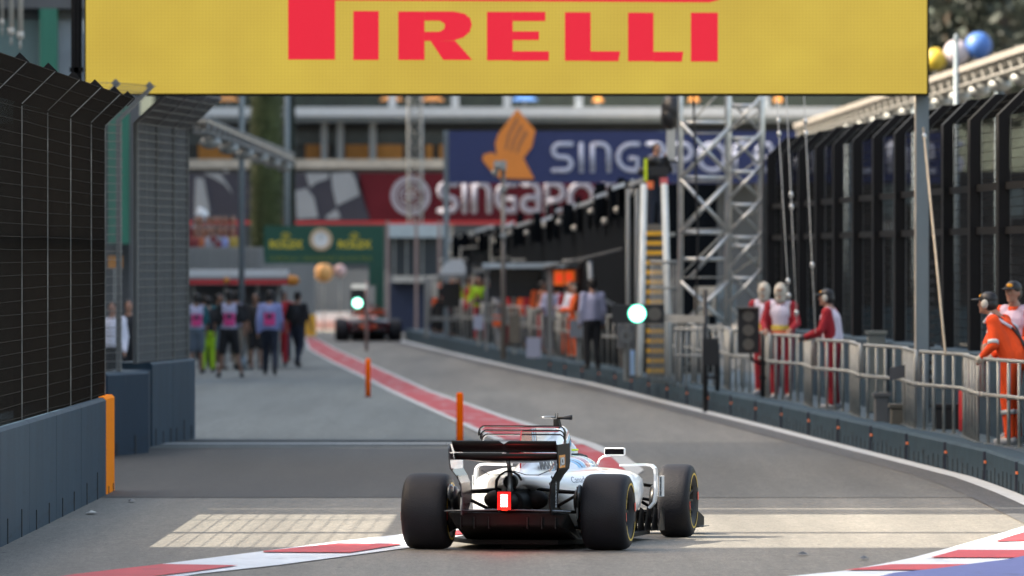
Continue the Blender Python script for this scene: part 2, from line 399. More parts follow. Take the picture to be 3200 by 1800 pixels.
# painted run-off, left of the strip
lf = [p[0] for p in strip[:7]]
sheet('painted_run_off', [(-30, 262), (lf[0].x, 262)] + [(p.x, p.y) for p in lf] + [(D(1215,1100).x, 115.5), (-5, 114.5), (-30, 114.5)], .0025, M['bluegrey'])
o = sheet('mirage_pale_band', [(-8, 116.2), (1.1, 116.2), (1.1, 117.0), (-8, 117.0)], .0065, M['paint_edge'])  # pale strip painted for the mirage shimmer on the run-off
o = sheet('mirage_dark_band', [(-8, 118.0), (.6, 118.0), (.6, 118.9), (-8, 118.9)], .0065, M['wall_dark'])  # dark strip painted for the mirage reflection, behind the pale one

# kerb painting under the car, lower left (display-pixel outlines dropped on the ground)
def poly(name, pts, z, m):
    return sheet(name, [D(*p)[:2] for p in pts], z, m)
poly('kerb_marking_white', [(60,1470),(190,1449),(410,1421),(660,1389),(850,1364),(1005,1347),(1090,1338),(1160,1331),(1215,1326),(1300,1272),(1450,1272),(1330,1322),(1225,1345),(1150,1362),(1015,1382),(700,1424),(500,1446),(330,1475)], .003, M['paint_w'])
poly('kerb_marking_red', [(190,1449.5),(408,1424),(600,1427),(480,1444),(360,1458),(130,1458)], .006, M['paint_r'])
poly('kerb_marking_red', [(662,1391),(850,1371.5),(1018,1373),(880,1395),(662,1393.5)], .006, M['paint_r'])
poly('kerb_marking_red', [(1135,1341),(1190,1332.5),(1208,1331),(1240,1322),(1262,1319),(1222,1341),(1180,1347),(1130,1351)], .006, M['paint_r'])
# kerb lower right
def E(x, y): return (2300 + x/2.862, 1500 + y/2.862)
def polyE(name, pts, z, m): return sheet(name, [G(*E(*p))[:2] for p in pts], z, m)
polyE('kerb_marking_white', [(380,880),(960,822),(1300,760),(1560,708),(1760,655),(2000,590),(2250,520),(2440,462),(2576,422),(2900,330),(3300,240),(3300,470),(2700,640),(2400,740),(2230,765),(1800,815),(1500,845),(1300,880)], .003, M['paint_w'])
polyE('kerb_marking_red', [(2310,566),(2500,504),(2900,400),(2900,500),(2576,560)], .006, M['paint_r'])
polyE('kerb_marking_red', [(1740,710),(1850,680),(1990,642),(2600,644),(2900,640),(2700,690),(2560,715),(2480,712)], .006, M['paint_r'])
polyE('kerb_marking_red', [(960,824),(1200,795),(1390,772),(2150,770),(1960,800),(1790,822)], .006, M['paint_r'])
polyE('kerb_blue_paint', [(1250,900),(1420,857),(1790,820),(2180,768),(2420,738),(2576,706),(2800,640),(3300,480),(3300,900)], .009, M['paint_b'])

# white line at the foot of the low wall on the right
foot_px = [(1215,1053),(1262,1064),(1407,1100),(1573,1138),(1780,1183),(1850,1196),(1995,1231),(2210,1284),(2388,1327),(2621,1386),(2842,1441),(3063,1497),(3200,1548),(3450,1660)]
foot = [G(*p) for p in foot_px]
foot.sort(key=lambda p: p.y)          # near -> far
def footx(Y):
    for a, b in zip(foot, foot[1:]):
        if a.y <= Y <= b.y: u = (Y - a.y)/(b.y - a.y); return a.x*(1-u) + b.x*u
    return foot[0].x if Y < foot[0].y else foot[-1].x
mb = MB(); n = 60; ys = [foot[0].y + (foot[-1].y - foot[0].y)*k/n for k in range(n+1)]
vs = [(footx(y) - .25, y, .012) for y in ys] + [(footx(y) - .03, y, .012) for y in ys]
mb.add(vs, [(i, n+1+i, n+2+i, i+1) for i in range(n)]); o = mb.build('edge_line_white', mat('line_white', (.5,.52,.52), .6, var=.2, scale=5), fixn=False); o['kind'] = 'structure'
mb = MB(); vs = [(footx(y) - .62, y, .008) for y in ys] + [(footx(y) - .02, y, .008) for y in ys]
M['gutter'] = ground_mat('asphalt_gutter_dark', (0.075, 0.073, 0.070), (0.092, 0.088, 0.082), (.03,.03,.03)); M['patch_dark'] = ground_mat('asphalt_darker', (0.038, 0.036, 0.032), (0.048, 0.045, 0.040), (.03,.03,.03))
mb.add(vs, [(i, n+1+i, n+2+i, i+1) for i in range(n)]); o = mb.build('gutter_band', M['gutter'], fixn=False); o['kind'] = 'structure'  # strip of darker asphalt tone along the wall foot
sheet('darker_patch', [(-30, 91), (.3, 91), (.2, 103), (-.39, 114.3), (-30, 114.3)], .0013, M['patch_dark'])  # asphalt sheet in a darker base colour
M['lane_dark'] = ground_mat('asphalt_lane_dark', (0.104, 0.099, 0.087), (0.124, 0.118, 0.101), (.03,.03,.03))
sheet('darker_patch', [(.3, 91), (footx(91)-.5, 91), (footx(100)-.5, 100), (footx(108)-.5, 108), (footx(118)-.5, 118), (-.2, 118), (-.39, 114.3), (.2, 103)], .0013, M['lane_dark'])  # second asphalt sheet, a little darker than the open lane
# wide worn tyre rubber and small scraps
for i, (x, y, sx, sy, a) in enumerate([(285,1607,.16,.5,.3),(262,1545,.25,.6,0),(410,1570,.1,.4,.2),(2700,1750,.1,.3,.6),(2510,1737,.14,.25,.2)]):
    p = G(x, y); mb = MB(); k = 7; sx *= .5; sy *= .5
    ring = [(sx*(.6+.4*random.random())*math.cos(2*math.pi*j/k), sy*(.6+.4*random.random())*math.sin(2*math.pi*j/k), 0.012 + .012*random.random()) for j in range(k)]
    mb.add(ring + [(0, 0, .04)], [(j, (j+1) % k, k) for j in range(k)])
    tmp = 0; o = mb.build('litter_scrap' if i < 3 else 'rubber_scrap', M['offwhite'] if i in (0, 1) else M['black'], world=False); o.location = p
    tag(o, ['pale crumpled scrap on the asphalt by the left wall', 'pale scrap beside the orange wall end', 'small dark scrap of tyre rubber on the left asphalt', 'dark rubber scrap on grey asphalt before the right kerb', 'second dark rubber scrap left of the right kerb'][i], 'debris')

# ------------------------------------------------------------------ left barrier wall
def lx(Y): return -4.53 + .0089*(Y - 75.4)
def block(name, label, group, a, b, h, th, m, side=-1, slots=1.9, slot_h=.24, refl=False, sw=.09, top_lip=False, joint=.012):
    """concrete block whose face runs a -> b (ground points); the body lies on the given side"""
    a, b = Vector((a[0], a[1], 0)), Vector((b[0], b[1], 0)); d = (b - a); L = d.length; d.normalize()
    nrm = Vector((-d.y, d.x, 0)) * (1 if side < 0 else -1)   # towards the body
    a2, b2 = a + d*joint, b - d*joint
    t = thing(name, label, 'barrier block', (a.x, a.y, 0), group=group)
    mb = MB(); ch = .03
    # stepped section so the top edge catches the light
    prof = [(0, 0), (0, h-ch), (ch, h), (th, h), (th, 0)]
    vs = [a2 + nrm*p[0] + Vector((0, 0, p[1])) for p in prof] + [b2 + nrm*p[0] + Vector((0, 0, p[1])) for p in prof]
    k = len(prof); mb.add(vs, [tuple(range(k)), tuple(range(2*k-1, k-1, -1))] + [(i, (i+1) % k, k+(i+1) % k, k+i) for i in range(k)])
    if slots:
        q = slots*.5; mb.mi = 1
        while q < L:
            c = a + d*q; hh = slot_h*random.uniform(.75, 1.25); ww = sw*random.uniform(.7, 1.2)
            mb.bar(c - d*ww/2 - nrm*.003 + nrm*.02 + Vector((0, 0, hh/2)), c + d*ww/2 - nrm*.003 + nrm*.02 + Vector((0, 0, hh/2)), .05, hh); q += slots
    mb.build('body', [m, M['wall_dark']], t)
    if refl:
        c = b - d*.25
        mr = MB(); mr.bar(c - nrm*.02 + Vector((0, 0, h*.62)), c - nrm*.02 + d*.16 + Vector((0, 0, h*.62)), .02, .03)
        mr.build('reflector', M['reflector'], t)
        mj = MB(); mj.bar(b - nrm*.004 + Vector((0, 0, .02)), b - nrm*.004 + Vector((0, 0, h-.02)), .05, .02); mj.build('joint_plate', M['wall_dark2'], t)
    return t
M['wall_dark2'] = mat('joint_violet_dark', (0.03, 0.035, 0.055), 0.7)
M['wall_low'] = mat('barrier_paint_teal', (0.032, 0.058, 0.080), 0.65, spec=.12, var=0.14, scale=2.2, bump=0.15, bscale=60, stretch=(1, 1, 0.35), var2=0.12)
M['wallB'] = mat('barrier_paint_deep', (0.018, 0.038, 0.063), 0.6, spec=.10, var=0.12, scale=2.2, bump=0.1, bscale=60, stretch=(1, 1, 0.35))
for k_ in ('wall', 'wallB', 'wall_low'): scuff(M[k_])
scuff(M['orange'], .3)
lw = [59.5, 63.5, 67.5, 71.5, 75.5, 79.5, 83.5, 87.6, 92.1]
for i in range(len(lw)-1):
    j = len(lw) - 2 - i
    block('wall_block', 'tall blue-grey wall block under the dark fence, %s back from the orange end' % ordn(j), 'tall blue-grey wall blocks on the left',
          (lx(lw[i]), lw[i]), (lx(lw[i+1]), lw[i+1]), 1.05, .5, M['wall'])
# orange end block
t = block('wall_end_block', 'bright orange painted end of the near left wall', None, (lx(92.1), 92.1), (lx(93.75), 93.75), 1.06, .45, M['orange'], slots=.9, slot_h=.1, sw=.03)
t['category'] = 'wall end'
# second wall, set back
A0, A1, A2 = Vector((-9.2, 103.6, 0)), Vector((-5.2, 109.6, 0)), Vector((-4.76, 111.8, 0))
block('wall_block', 'deep blue wall block behind the orange wall end', None, A0, A1, 1.07, .5, M['wallB'], slots=0)
block('wall_block', 'deep blue wall block beneath the see-through grey fence, where the second wall turns', None, A1, A2, 1.07, .5, M['wallB'], slots=1.0, slot_h=.2)
B0, B1, B2 = Vector((-4.86, 115.2, 0)), Vector((-4.68, 117.7, 0)), Vector((-4.47, 120.4, 0))
block('wall_block', 'lighter blue wall block of the second wall, nearer half', None, B0, B1, 1.14, .5, M['wall'], slots=.9)
block('wall_block', 'lighter blue wall block ending the second wall beside the run-off', None, B1, B2, 1.14, .5, M['wall'], slots=.9)
mbx = MB(); mbx.hexa([(A2.x-.02,A2.y+.02,0),(B0.x-.02,B0.y-.02,0),(B0.x-.5,B0.y,0),(A2.x-.5,A2.y,0)], [(A2.x-.02,A2.y+.02,1.05),(B0.x-.02,B0.y-.02,1.05),(B0.x-.5,B0.y,1.05),(A2.x-.5,A2.y,1.05)])
o = mbx.build('wall_block', M['wallB'], loc=(A2.x, A2.y, 0)); tag(o, 'narrow dark wall block joining the two halves of the second wall', 'barrier block')

M['cable_dull'] = mat('cable_dull', (.14,.15,.15), .6, .2, var=.7, scale=2.2)
# ------------------------------------------------------------------ debris fences
def fence(name, label, line, posts, z0, zb, out, mats, hs=.1, vs_=.1, wr=.006, pw=.07, pd=.14, cloth=None, rail=None, tips=True, plate=.17, top_only=False, group=None, tipmat=None, ext=0, offn=.0, cable='galv'):
    """line(Y)->x ; posts: list of Y ; out: (dx,dz) of the overhang"""
    o0 = Vector((line(posts[0]), posts[0], z0)); t = thing(name, label, 'fence', o0, group=group)
    y0, y1 = posts[0], posts[-1]
    for i, Y in enumerate(posts):
        x = line(Y); mb = MB(); mb.box((x-pw/2, Y-pd/2, z0), (x+pw/2, Y+pd/2, zb))
        mb.add([(x-pw/2, Y-pd/2, zb), (x+pw/2, Y-pd/2, zb), (x+pw/2, Y+pd/2, zb), (x-pw/2, Y+pd/2, zb),
                (x-pw/2+out[0], Y-pd/2, zb+out[1]), (x+pw/2+out[0], Y-pd/2, zb+out[1]), (x+pw/2+out[0], Y+pd/2, zb+out[1]), (x-pw/2+out[0], Y+pd/2, zb+out[1])],
               [(0,1,5,4),(1,2,6,5),(2,3,7,6),(3,0,4,7),(4,5,6,7)])
        if tips:
            c = Vector((x + out[0]*.93, Y, zb + out[1]*1.0)); k = plate/2
            mb.add([c + Vector(q) for q in ((-k, -.01, 0), (0, -.01, -k), (k, -.01, 0), (0, -.01, k), (-k, .01, 0), (0, .01, -k), (k, .01, 0), (0, .01, k))],
                   [(0,1,2,3),(7,6,5,4),(0,4,5,1),(1,5,6,2),(2,6,7,3),(3,7,4,0)])
        mb.build('post', mats[0], t)
        mw = MB(); mw.bar((x+pw/2+.012, Y-pd/2-.02, z0), (x+pw/2+.012, Y-pd/2-.02, zb-.02), .009); mw.bar((x+pw/2+.012, Y-pd/2-.02, zb), (x+pw/2+.012+out[0], Y-pd/2-.02, zb+out[1]), .009)
        mw.build('tension_cable', M[cable], t)
    mb = MB(); fx = pw/2 + .004 + offn
    ends = [y0 - .1] + list(posts[1:-1]) + [y1 + .1 + ext]
    nz = int((zb - z0)/hs)
    for a, b in zip(ends, ends[1:]):
        for k in range(nz+1):
            z = z0 + .03 + k*hs; sag = random.uniform(-.006, .006)
            mb.bar((line(a)+fx, a, z+sag), (line(b)+fx, b, z-sag), wr)
        no = max(2, int(math.hypot(*out)/hs))
        for k in range(1, no+1):
            u = k/no; mb.bar((line(a)+fx+out[0]*u, a, zb+out[1]*u), (line(b)+fx+out[0]*u, b, zb+out[1]*u), wr)
    y = ends[0]
    while y <= ends[-1]:
        x = line(y) + fx; mb.bar((x, y, z0), (x, y, zb), wr*.8); mb.bar((x, y, zb), (x+out[0], y, zb+out[1]), wr*.8); y += vs_
    mb.build('wire_mesh', mats[1], t)
    if rail:
        for z in rail:
            mr = MB()
            for a, b in zip(ends, ends[1:]): mr.bar((line(a)+fx-.05, a, z), (line(b)+fx-.05, b, z), .05, .09)
            mr.build('rail', mats[0], t)
    if cloth:
        mc = MB(); a, b = ends[0], ends[-1]
        mc.add([(line(a)+fx-.03, a, z0), (line(b)+fx-.03, b, z0), (line(b)+fx-.03, b, zb), (line(a)+fx-.03, a, zb), (line(b)+fx-.03+out[0], b, zb+out[1]), (line(a)+fx-.03+out[0], a, zb+out[1]),
                (line(a)+fx-.036, a, z0), (line(b)+fx-.036, b, z0), (line(b)+fx-.036, b, zb), (line(a)+fx-.036, a, zb), (line(b)+fx-.036+out[0], b, zb+out[1]), (line(a)+fx-.036+out[0], a, zb+out[1])],
               [(0,1,2,3),(3,2,4,5),(9,8,7,6),(11,10,8,9),(0,6,7,1),(4,10,11,5)]); mc.build('shade_cloth', cloth, t)
    return t
lf_ = lambda Y: lx(Y) - .12
fence('debris_fence', 'tall black debris fence on the near left wall, top bent over the lane', lf_, [59.6,63.6,67.6,71.6,75.6,79.6,83.4,87.1,90.7,93.3], 1.05, 4.0, (.31,.30),
      (M['fence_black'], M['fence_brown']), hs=.12, vs_=.085, wr=.0065, pw=.07, pd=.14, rail=(2.75,), cable='cable_dull')
M['cloth_grey'] = mat('grey_shade_cloth', (0.15, 0.16, 0.167), 0.9, spec=.15, var=.55, scale=2.5, stretch=(1.5, 1.5, .12))
fa = lambda Y: A1.x - .3 + (A2.x - A1.x)/(A2.y - A1.y)*(Y - A1.y) if Y > A1.y else A1.x - .3 + (A1.x-A0.x)/(A1.y-A0.y)*(Y-A1.y)
fence('debris_fence', 'see-through grey mesh fence on the deep blue second wall', fa, [105.6, 109.6, 111.4], 1.07, 4.36, (.44,.44), (M['fence_grey'], M['fence_grey']), hs=.11, vs_=.09, wr=.007, pw=.06, pd=.08, plate=.12)
fb = lambda Y: B0.x - .12 + (B2.x - B0.x)/(B2.y - B0.y)*(Y - B0.y)
fence('debris_fence', 'dense grey debris fence on the lighter second wall with bent top', lambda Y: fb(Y), [114.3, 116.6, 118.6, 120.3], 1.14, 4.36, (.46,.44), (M['fence_grey'], M['fence_grey']), hs=.11, vs_=.1, wr=.008, pw=.06, pd=.1, cloth=M['cloth_grey'], plate=.16)
# black hoarding seen through the near fence
mb = MB(); mb.box((-11.5, 101.0, 0), (-5.25, 101.15, 4.15)); 
for k in range(12): mb.box((-11.4 + k*.55, 100.9, 0), (-11.36 + k*.55, 101.0, 4.1))
o = mb.build('black_hoarding', mat('hoarding_black', (0.075, 0.066, 0.058), .9, var=.4, scale=1.2, stretch=(2.5, 1, .15)), loc=(-8, 101, 0)); tag(o, 'dark boarded hoarding behind the near black fence', 'hoarding')

# ------------------------------------------------------------------ low pit wall, walkway, back wall and fence on the right
YS = [88.0]; 
while YS[-1] < 258: YS.append(YS[-1] + 4.9)
for i in range(len(YS)-1):
    a, b = YS[i], YS[i+1]
    tt = block('low_wall_block', 'low blue-grey wall block with orange reflector on the right, %s from the near end' % ordn(i), 'low wall blocks along the lane',
          (footx(a), a), (footx(b), b), .36, .32, M['wall_low'], side=1, slots=(.62 if a < 175 else 0), slot_h=.15, refl=(a < 185), sw=.05)
def bx(Y): return 6.45 - (Y - 96)*.0352 if Y <= 152 else 4.48 - (Y-152)*.035
mb = MB(); n = 40; ys = [88 + (262-88)*k/n for k in range(n+1)]
wx = lambda Y: bx(Y)+.2 if Y < 160 else footx(Y) + 2.6
vs = [(footx(y)+.33, y, .33) for y in ys] + [(wx(y), y, .33) for y in ys] + [(footx(y)+.33, y, 0) for y in ys]
mb.add(vs, [(i, n+1+i, n+2+i, i+1) for i in range(n)]); o = mb.build('walkway', M['walk'], fixn=False); o['kind'] = 'structure'
bw = [94 + 4.0*k for k in range(15)]
for i in range(len(bw)-1):
    block('back_wall_block', 'upright blue wall block under the right debris fence, %s from the near end' % ordn(i), 'back wall blocks of the walkway', (bx(bw[i])-.1, bw[i]), (bx(bw[i+1])-.1, bw[i+1]), 1.36, .4, M['wall'], side=1, slots=0)
fence('debris_fence', 'black debris fence with thick posts behind the right walkway', lambda Y: bx(Y), [94 + 4.0*k for k in range(15)], 1.36, 4.33, (.33,.33), (M['fence_black'], M['fence_wire']), hs=.12, vs_=.11, wr=.008, pw=.14, pd=.6, rail=(2.9, 3.45), tips=False, cable='fence_grey_dull')

# handrail panels
rg = 'galvanised handrail panels along the walkway'
def railing(i, a, b, za=.36, h=1.0):
    a, b = Vector(a), Vector(b); d = (b - a); L = d.length; d.normalize()
    t = thing('handrail_panel', 'galvanised tube handrail panel on the low wall, %s from the near end' % ordn(i), 'railing', (a.x, a.y, za), group=rg)
    r = .024; up = lambda p, z: Vector((p.x, p.y, za + z))
    mb = MB(); mb.tube([up(a, .55), up(a, h-.08), up(a + d*.03, h-.03), up(a + d*.1, h), up(b - d*.1, h), up(b - d*.03, h-.03), up(b, h-.08), up(b, .55)], r, 8); mb.build('top_rail', M['galv'], t)
    mb = MB(); mb.tube([up(a - d*.02, .58), up(b + d*.02, .58)], r, 8)
    for q in (0, .5, 1): mb.ball(up(a + d*L*q, .58), r*1.7, 8, 6)
    mb.build('mid_rail', M['galv'], t)
    for q in (.10, .30, .50, .70, .90):
        p = a + d*L*q; mb = MB(); mb.tube([up(p, 0), up(p, h)], r*.9, 8); mb.box((p.x-.05, p.y-.05, za), (p.x+.05, p.y+.05, za+.012)); mb.build('upright', M['galv'], t)
y = 93.5; i = 0
while y < 236:
    L = 3.7 if y < 158 else 5.0; z = (.16 if i % 2 else -.12)
    railing(i, (footx(y)+.38+z, y, 0), (footx(y+L)+.38-z*.6, y+L, 0)); y += L + .22; i += 1

# ------------------------------------------------------------------ LED board over the lane
BY = 112.0
def bq(px, py): return XZ(px*1.2422, py*1.2422, BY)
t = thing('gantry_board', 'huge yellow screen over the lane with red PIRELLI lettering', 'screen', (0, BY, 4.5))
def led():
    m = bpy.data.materials.new('led_yellow'); m.use_nodes = True; nt = m.node_tree; n = nt.nodes; l = nt.links; b = n['Principled BSDF']
    tc = n.new('ShaderNodeTexCoord'); sp = n.new('ShaderNodeSeparateXYZ'); l.new(tc.outputs['Object'], sp.inputs[0])
    def wave(o, f):
        a = n.new('ShaderNodeMath'); a.operation = 'MULTIPLY'; a.inputs[1].default_value = f; l.new(o, a.inputs[0])
        c = n.new('ShaderNodeMath'); c.operation = 'SINE'; l.new(a.outputs[0], c.inputs[0]); return c.outputs[0]
    mm = n.new('ShaderNodeMath'); mm.operation = 'ADD'; l.new(wave(sp.outputs[0], 2*math.pi/.045), mm.inputs[0]); l.new(wave(sp.outputs[2], 2*math.pi/.045), mm.inputs[1])
    nz = n.new('ShaderNodeTexNoise'); nz.inputs['Scale'].default_value = .9; nz.inputs['Detail'].default_value = 8; l.new(tc.outputs['Object'], nz.inputs['Vector'])
    ad = n.new('ShaderNodeMath'); ad.operation = 'MULTIPLY_ADD'; ad.inputs[1].default_value = .018; ad.inputs[2].default_value = .178; l.new(mm.outputs[0], ad.inputs[0])
    a2 = n.new('ShaderNodeMath'); a2.operation = 'MULTIPLY_ADD'; a2.inputs[1].default_value = .085; l.new(nz.outputs[0], a2.inputs[0]); l.new(ad.outputs[0], a2.inputs[2])
    rp = n.new('ShaderNodeMix'); rp.data_type = 'RGBA'; rp.inputs[6].default_value = (0.74, 0.50, 0.055, 1); rp.inputs[7].default_value = (0.69, 0.52, 0.06, 1); l.new(nz.outputs[0], rp.inputs[0])
    l.new(rp.outputs[2], b.inputs['Emission Color']); l.new(a2.outputs[0], b.inputs['Emission Strength'])
    b.inputs['Base Color'].default_value = (0.05, .04, .01, 1); b.inputs['Roughness'].default_value = .6
    return m
LEDK = .62
M['led'] = led(); M['led_red'] = mat('led_red', (0.08, .003, .006), .6, emit=(0.85, 0.008, 0.035), estr=.25)
x0, zt = bq(216, -140); x1, zb_ = bq(2332, 235)
mb = MB(); mb.box((x0, BY, zb_), (x1, BY+.05, zt)); mb.build('display_face', M['led'], t)
mb = MB(); mb.box((x0-.02, BY+.053, zb_-.03), (x1+.03, BY+.35, zt+.03)); mb.build('housing', M['fence_black'], t)
mb = MB()
def pz(pts): mb.prism([bq(*p) for p in pts], BY-.012, BY-.002)
def rect(a, b, c, d): pz([(a, b), (c, b), (c, d), (a, d)])
rect(725, -45, 843, 150)
pz([(843,-45),(1740,-45),(1790,-40),(1815,-28),(1818,-14),(1808,0),(1785,6),(843,1)])
rect(889, 28, 953, 151)
pz([(1002,29),(1068,29),(1068,151),(1002,151)]); pz([(1068.1,29),(1140,29),(1168,34),(1183,46),(1187,62),(1182,80),(1166,94),(1142,102),(1100,103),(1068.1,103),(1068.1,80),(1105,80),(1118,73),(1119,60),(1106,52),(1068.1,52)])
pz([(1083,103.2),(1145,102.5),(1188,151),(1115,151)])
pz([(1225,30),(1290,30),(1290,152),(1225,152)]); rect(1290.1,30,1372,53); rect(1290.1,79,1356,101); rect(1290.1,129,1381,153)
pz([(1421,31),(1486,31),(1486,153),(1421,153)]); pz([(1486.1,129),(1560,129),(1556,154),(1486.1,154)])
pz([(1580,32),(1644,32),(1644,154),(1580,154)]); pz([(1644.1,130),(1719,130),(1715,155),(1644.1,155)])
rect(1738, 32, 1806, 155)
mb.build('lettering', M['led_red'], t)
# its posts
PX = P(2881, 0, BY+.5).x
t2 = thing('gantry_post', 'thick grey post under the right end of the yellow screen', 'post', (PX, BY+.1, .33))
mb = MB(); mb.box((PX-.075, BY+.4, .33), (PX+.085, BY+.6, 9)); mb.build('shaft', M['pole'], t2)
mb = MB(); mb.box((PX-.095, BY+.39, .33), (PX-.077, BY+.61, 9)); mb.build('edge_strip', M['cream'], t2)
mb = MB(); mb.box((PX-.2, BY+.25, .33), (PX+.2, BY+.75, .36)); mb.build('base_plate', M['pole'], t2)
mb = MB()
for k in range(14): mb.box((PX+.10, BY+.42, .9+k*.12), (PX+.16, BY+.54, .96+k*.12))
mb.box((PX+.087, BY+.42, .6), (PX+.10, BY+.54, 3.0)); mb.build('cable_rack', M['black'], t2)
for px, lab in ((230, 'dark slim post behind the left edge of the yellow screen'), (243, 'second dark slim post touching the yellow screen')):
    x = P(px, 0, BY).x; mb = MB(); mb.tube([(x, BY+.2, 0), (x, BY+.2, 9)], .045, 10); mb.box((x-.06, BY+.14, 5.0), (x+.06, BY+.26, 5.06)); mb.box((x-.12, BY+.08, 0), (x+.12, BY+.32, .03))
    o = mb.build('gantry_post', M['fence_black'], loc=(x, BY+.2, 0)); tag(o, lab, 'post')
# guy ropes
def guy(label, p0, p1, r=.012, m='rope', beads=()):
    p0, p1 = Vector(p0), Vector(p1); t = thing('guy_rope', label, 'rope', p1)
    mb = MB(); mb.tube([p0, p1], r, 6); mb.build('line', M[m], t)
    for u in beads:
        c = p0.lerp(p1, u); mb = MB(); mb.ball(c, (.035, .035, .05), 8, 6); mb.build('insulator', M['alu'], t)
guy('beige rope stretched down beside the thick grey post', P(2885, 400, BY+.3), P(2955, 1110, BY-6), .017, beads=(.04,))
guy('thin cable with shiny fittings right of the lattice tower', P(2424, 250, 128), P(2468, 985, 124), .007, 'galv', (.18,.235,.86,.92))
guy('thin cable with shiny fittings, second right of the tower', P(2455, 250, 130), P(2490, 1010, 126), .007, 'galv', (.48,.53,.96))
guy('thin cable with shiny fittings nearest the thick grey post', P(2510, 250, 128), P(2548, 1040, 123), .007, 'galv', (.17,.22,.74))

# ------------------------------------------------------------------ bollards
for k, (px, py, lab) in enumerate(((1150, 1242, 'slim orange bollard standing alone on the run-off, farther one'), (1437, 1388, 'slim orange bollard rising behind the rear wing, nearer one'))):
    p = G(px, py); t = thing('bollard', lab, 'bollard', p, group='orange bollards beside the red strip')
    mb = MB(); mb.tube([(0,0,.02),(0,0,.66),(0,0,.695),(0,0,.71)], [.048,.048,.044,.03], 16); mb.build('post', M['bollard'], t, world=False)
    mb = MB(); mb.tube([(0,0,0),(0,0,.02)], [.10,.09], 16); mb.build('foot', M['black'], t, world=False)

# ------------------------------------------------------------------ single-seater race cars
def stripe_mat(name, axis, bands, base, rough=.25, coat=.6):
    """paint with bands across a direction in the car's own coordinates (real livery stripes)"""
    m = bpy.data.materials.new(name); m.use_nodes = True; nt = m.node_tree; n = nt.nodes; l = nt.links; b = n['Principled BSDF']
    tc = n.new('ShaderNodeTexCoord'); dp = n.new('ShaderNodeVectorMath'); dp.operation = 'DOT_PRODUCT'; dp.inputs[1].default_value = axis
    l.new(tc.outputs['Object'], dp.inputs[0])
    lo, hi = bands[0][0], bands[-1][0] + .5
    mr = n.new('ShaderNodeMapRange'); mr.inputs[1].default_value = lo - .5; mr.inputs[2].default_value = hi; l.new(dp.outputs['Value'], mr.inputs[0])
    rp = n.new('ShaderNodeValToRGB'); rp.color_ramp.interpolation = 'CONSTANT'; e = rp.color_ramp.elements
    e[0].position = 0; e[0].color = (*base, 1); e.remove(e[1])
    for pos, c in bands:
        q = e.new((pos - (lo - .5))/(hi - lo + .5)); q.color = (*c, 1)
    l.new(mr.outputs[0], rp.inputs[0]); l.new(rp.outputs[0], b.inputs['Base Color'])
    b.inputs['Roughness'].default_value = rough; b.inputs['Coat Weight'].default_value = coat; return m
WH, LB, NV, RD = (.80,.82,.84), (.20,.46,.72), (.015,.035,.12), (.42,.012,.02)
def ser(w, zb, zt, n=3.0, k=20, y=0, cx=0):
    zc, h = (zb+zt)/2, (zt-zb)/2; out = []
    for i in range(k):
        a = 2*math.pi*i/k; c, s2 = math.cos(a), math.sin(a)
        out.append((cx + w*math.copysign(abs(c)**(2/n), c), y, zc + h*math.copysign(abs(s2)**(2/n), s2)))
    return out
def loft(secs, k=20):
    mb = MB(); vs = [p for s2 in secs for p in s2]; fs = []
    for i in range(len(secs)-1):
        for j in range(k): j2 = (j+1) % k; fs.append((i*k+j, i*k+j2, (i+1)*k+j2, (i+1)*k+j))
    fs.append(tuple(range(k))); fs.append(tuple((len(secs)-1)*k + j for j in range(k-1, -1, -1)))
    return mb.add(vs, fs, True)
def smooth_secs(rows, steps=4, n=3.0, k=24):
    """rows: (y, w, zb, zt[, n]) -> catmull-rom interpolated sections"""
    out = []
    for i in range(len(rows)-1):
        p0, p1, p2, p3 = rows[max(i-1, 0)], rows[i], rows[i+1], rows[min(i+2, len(rows)-1)]
        for j in range(steps):
            t = j/steps
            v = [.5*((2*p1[q]) + (-p0[q]+p2[q])*t + (2*p0[q]-5*p1[q]+4*p2[q]-p3[q])*t*t + (-p0[q]+3*p1[q]-3*p2[q]+p3[q])*t**3) for q in range(4)]
            out.append(ser(v[1], v[2], v[3], n, k, v[0]))
    r = rows[-1]; out.append(ser(r[1], r[2], r[3], n, k, r[0])); return out
CP = dict(tyre=mat('tyre_rubber', (0.008, 0.008, 0.011), 0.6, var=.3, scale=6, bump=.2, bscale=90, spec=.3),
          carbon=mat('carbon_black', (0.006, 0.006, 0.007), 0.35, var=.1, spec=.3), carbon_m=mat('carbon_matt', (0.006, 0.006, 0.006), 0.6, spec=.12),
          steel=mat('carbon_gloss_grey', (0.10, 0.11, 0.12), 0.22, .5), rim=mat('rim_dark', (0.02, 0.021, 0.023), 0.35, .6),
          yel=mat('tyre_band_yellow', (0.60, 0.40, 0.035), 0.5), rd=mat('tyre_mark_red', (0.75, 0.05, 0.01), 0.5))
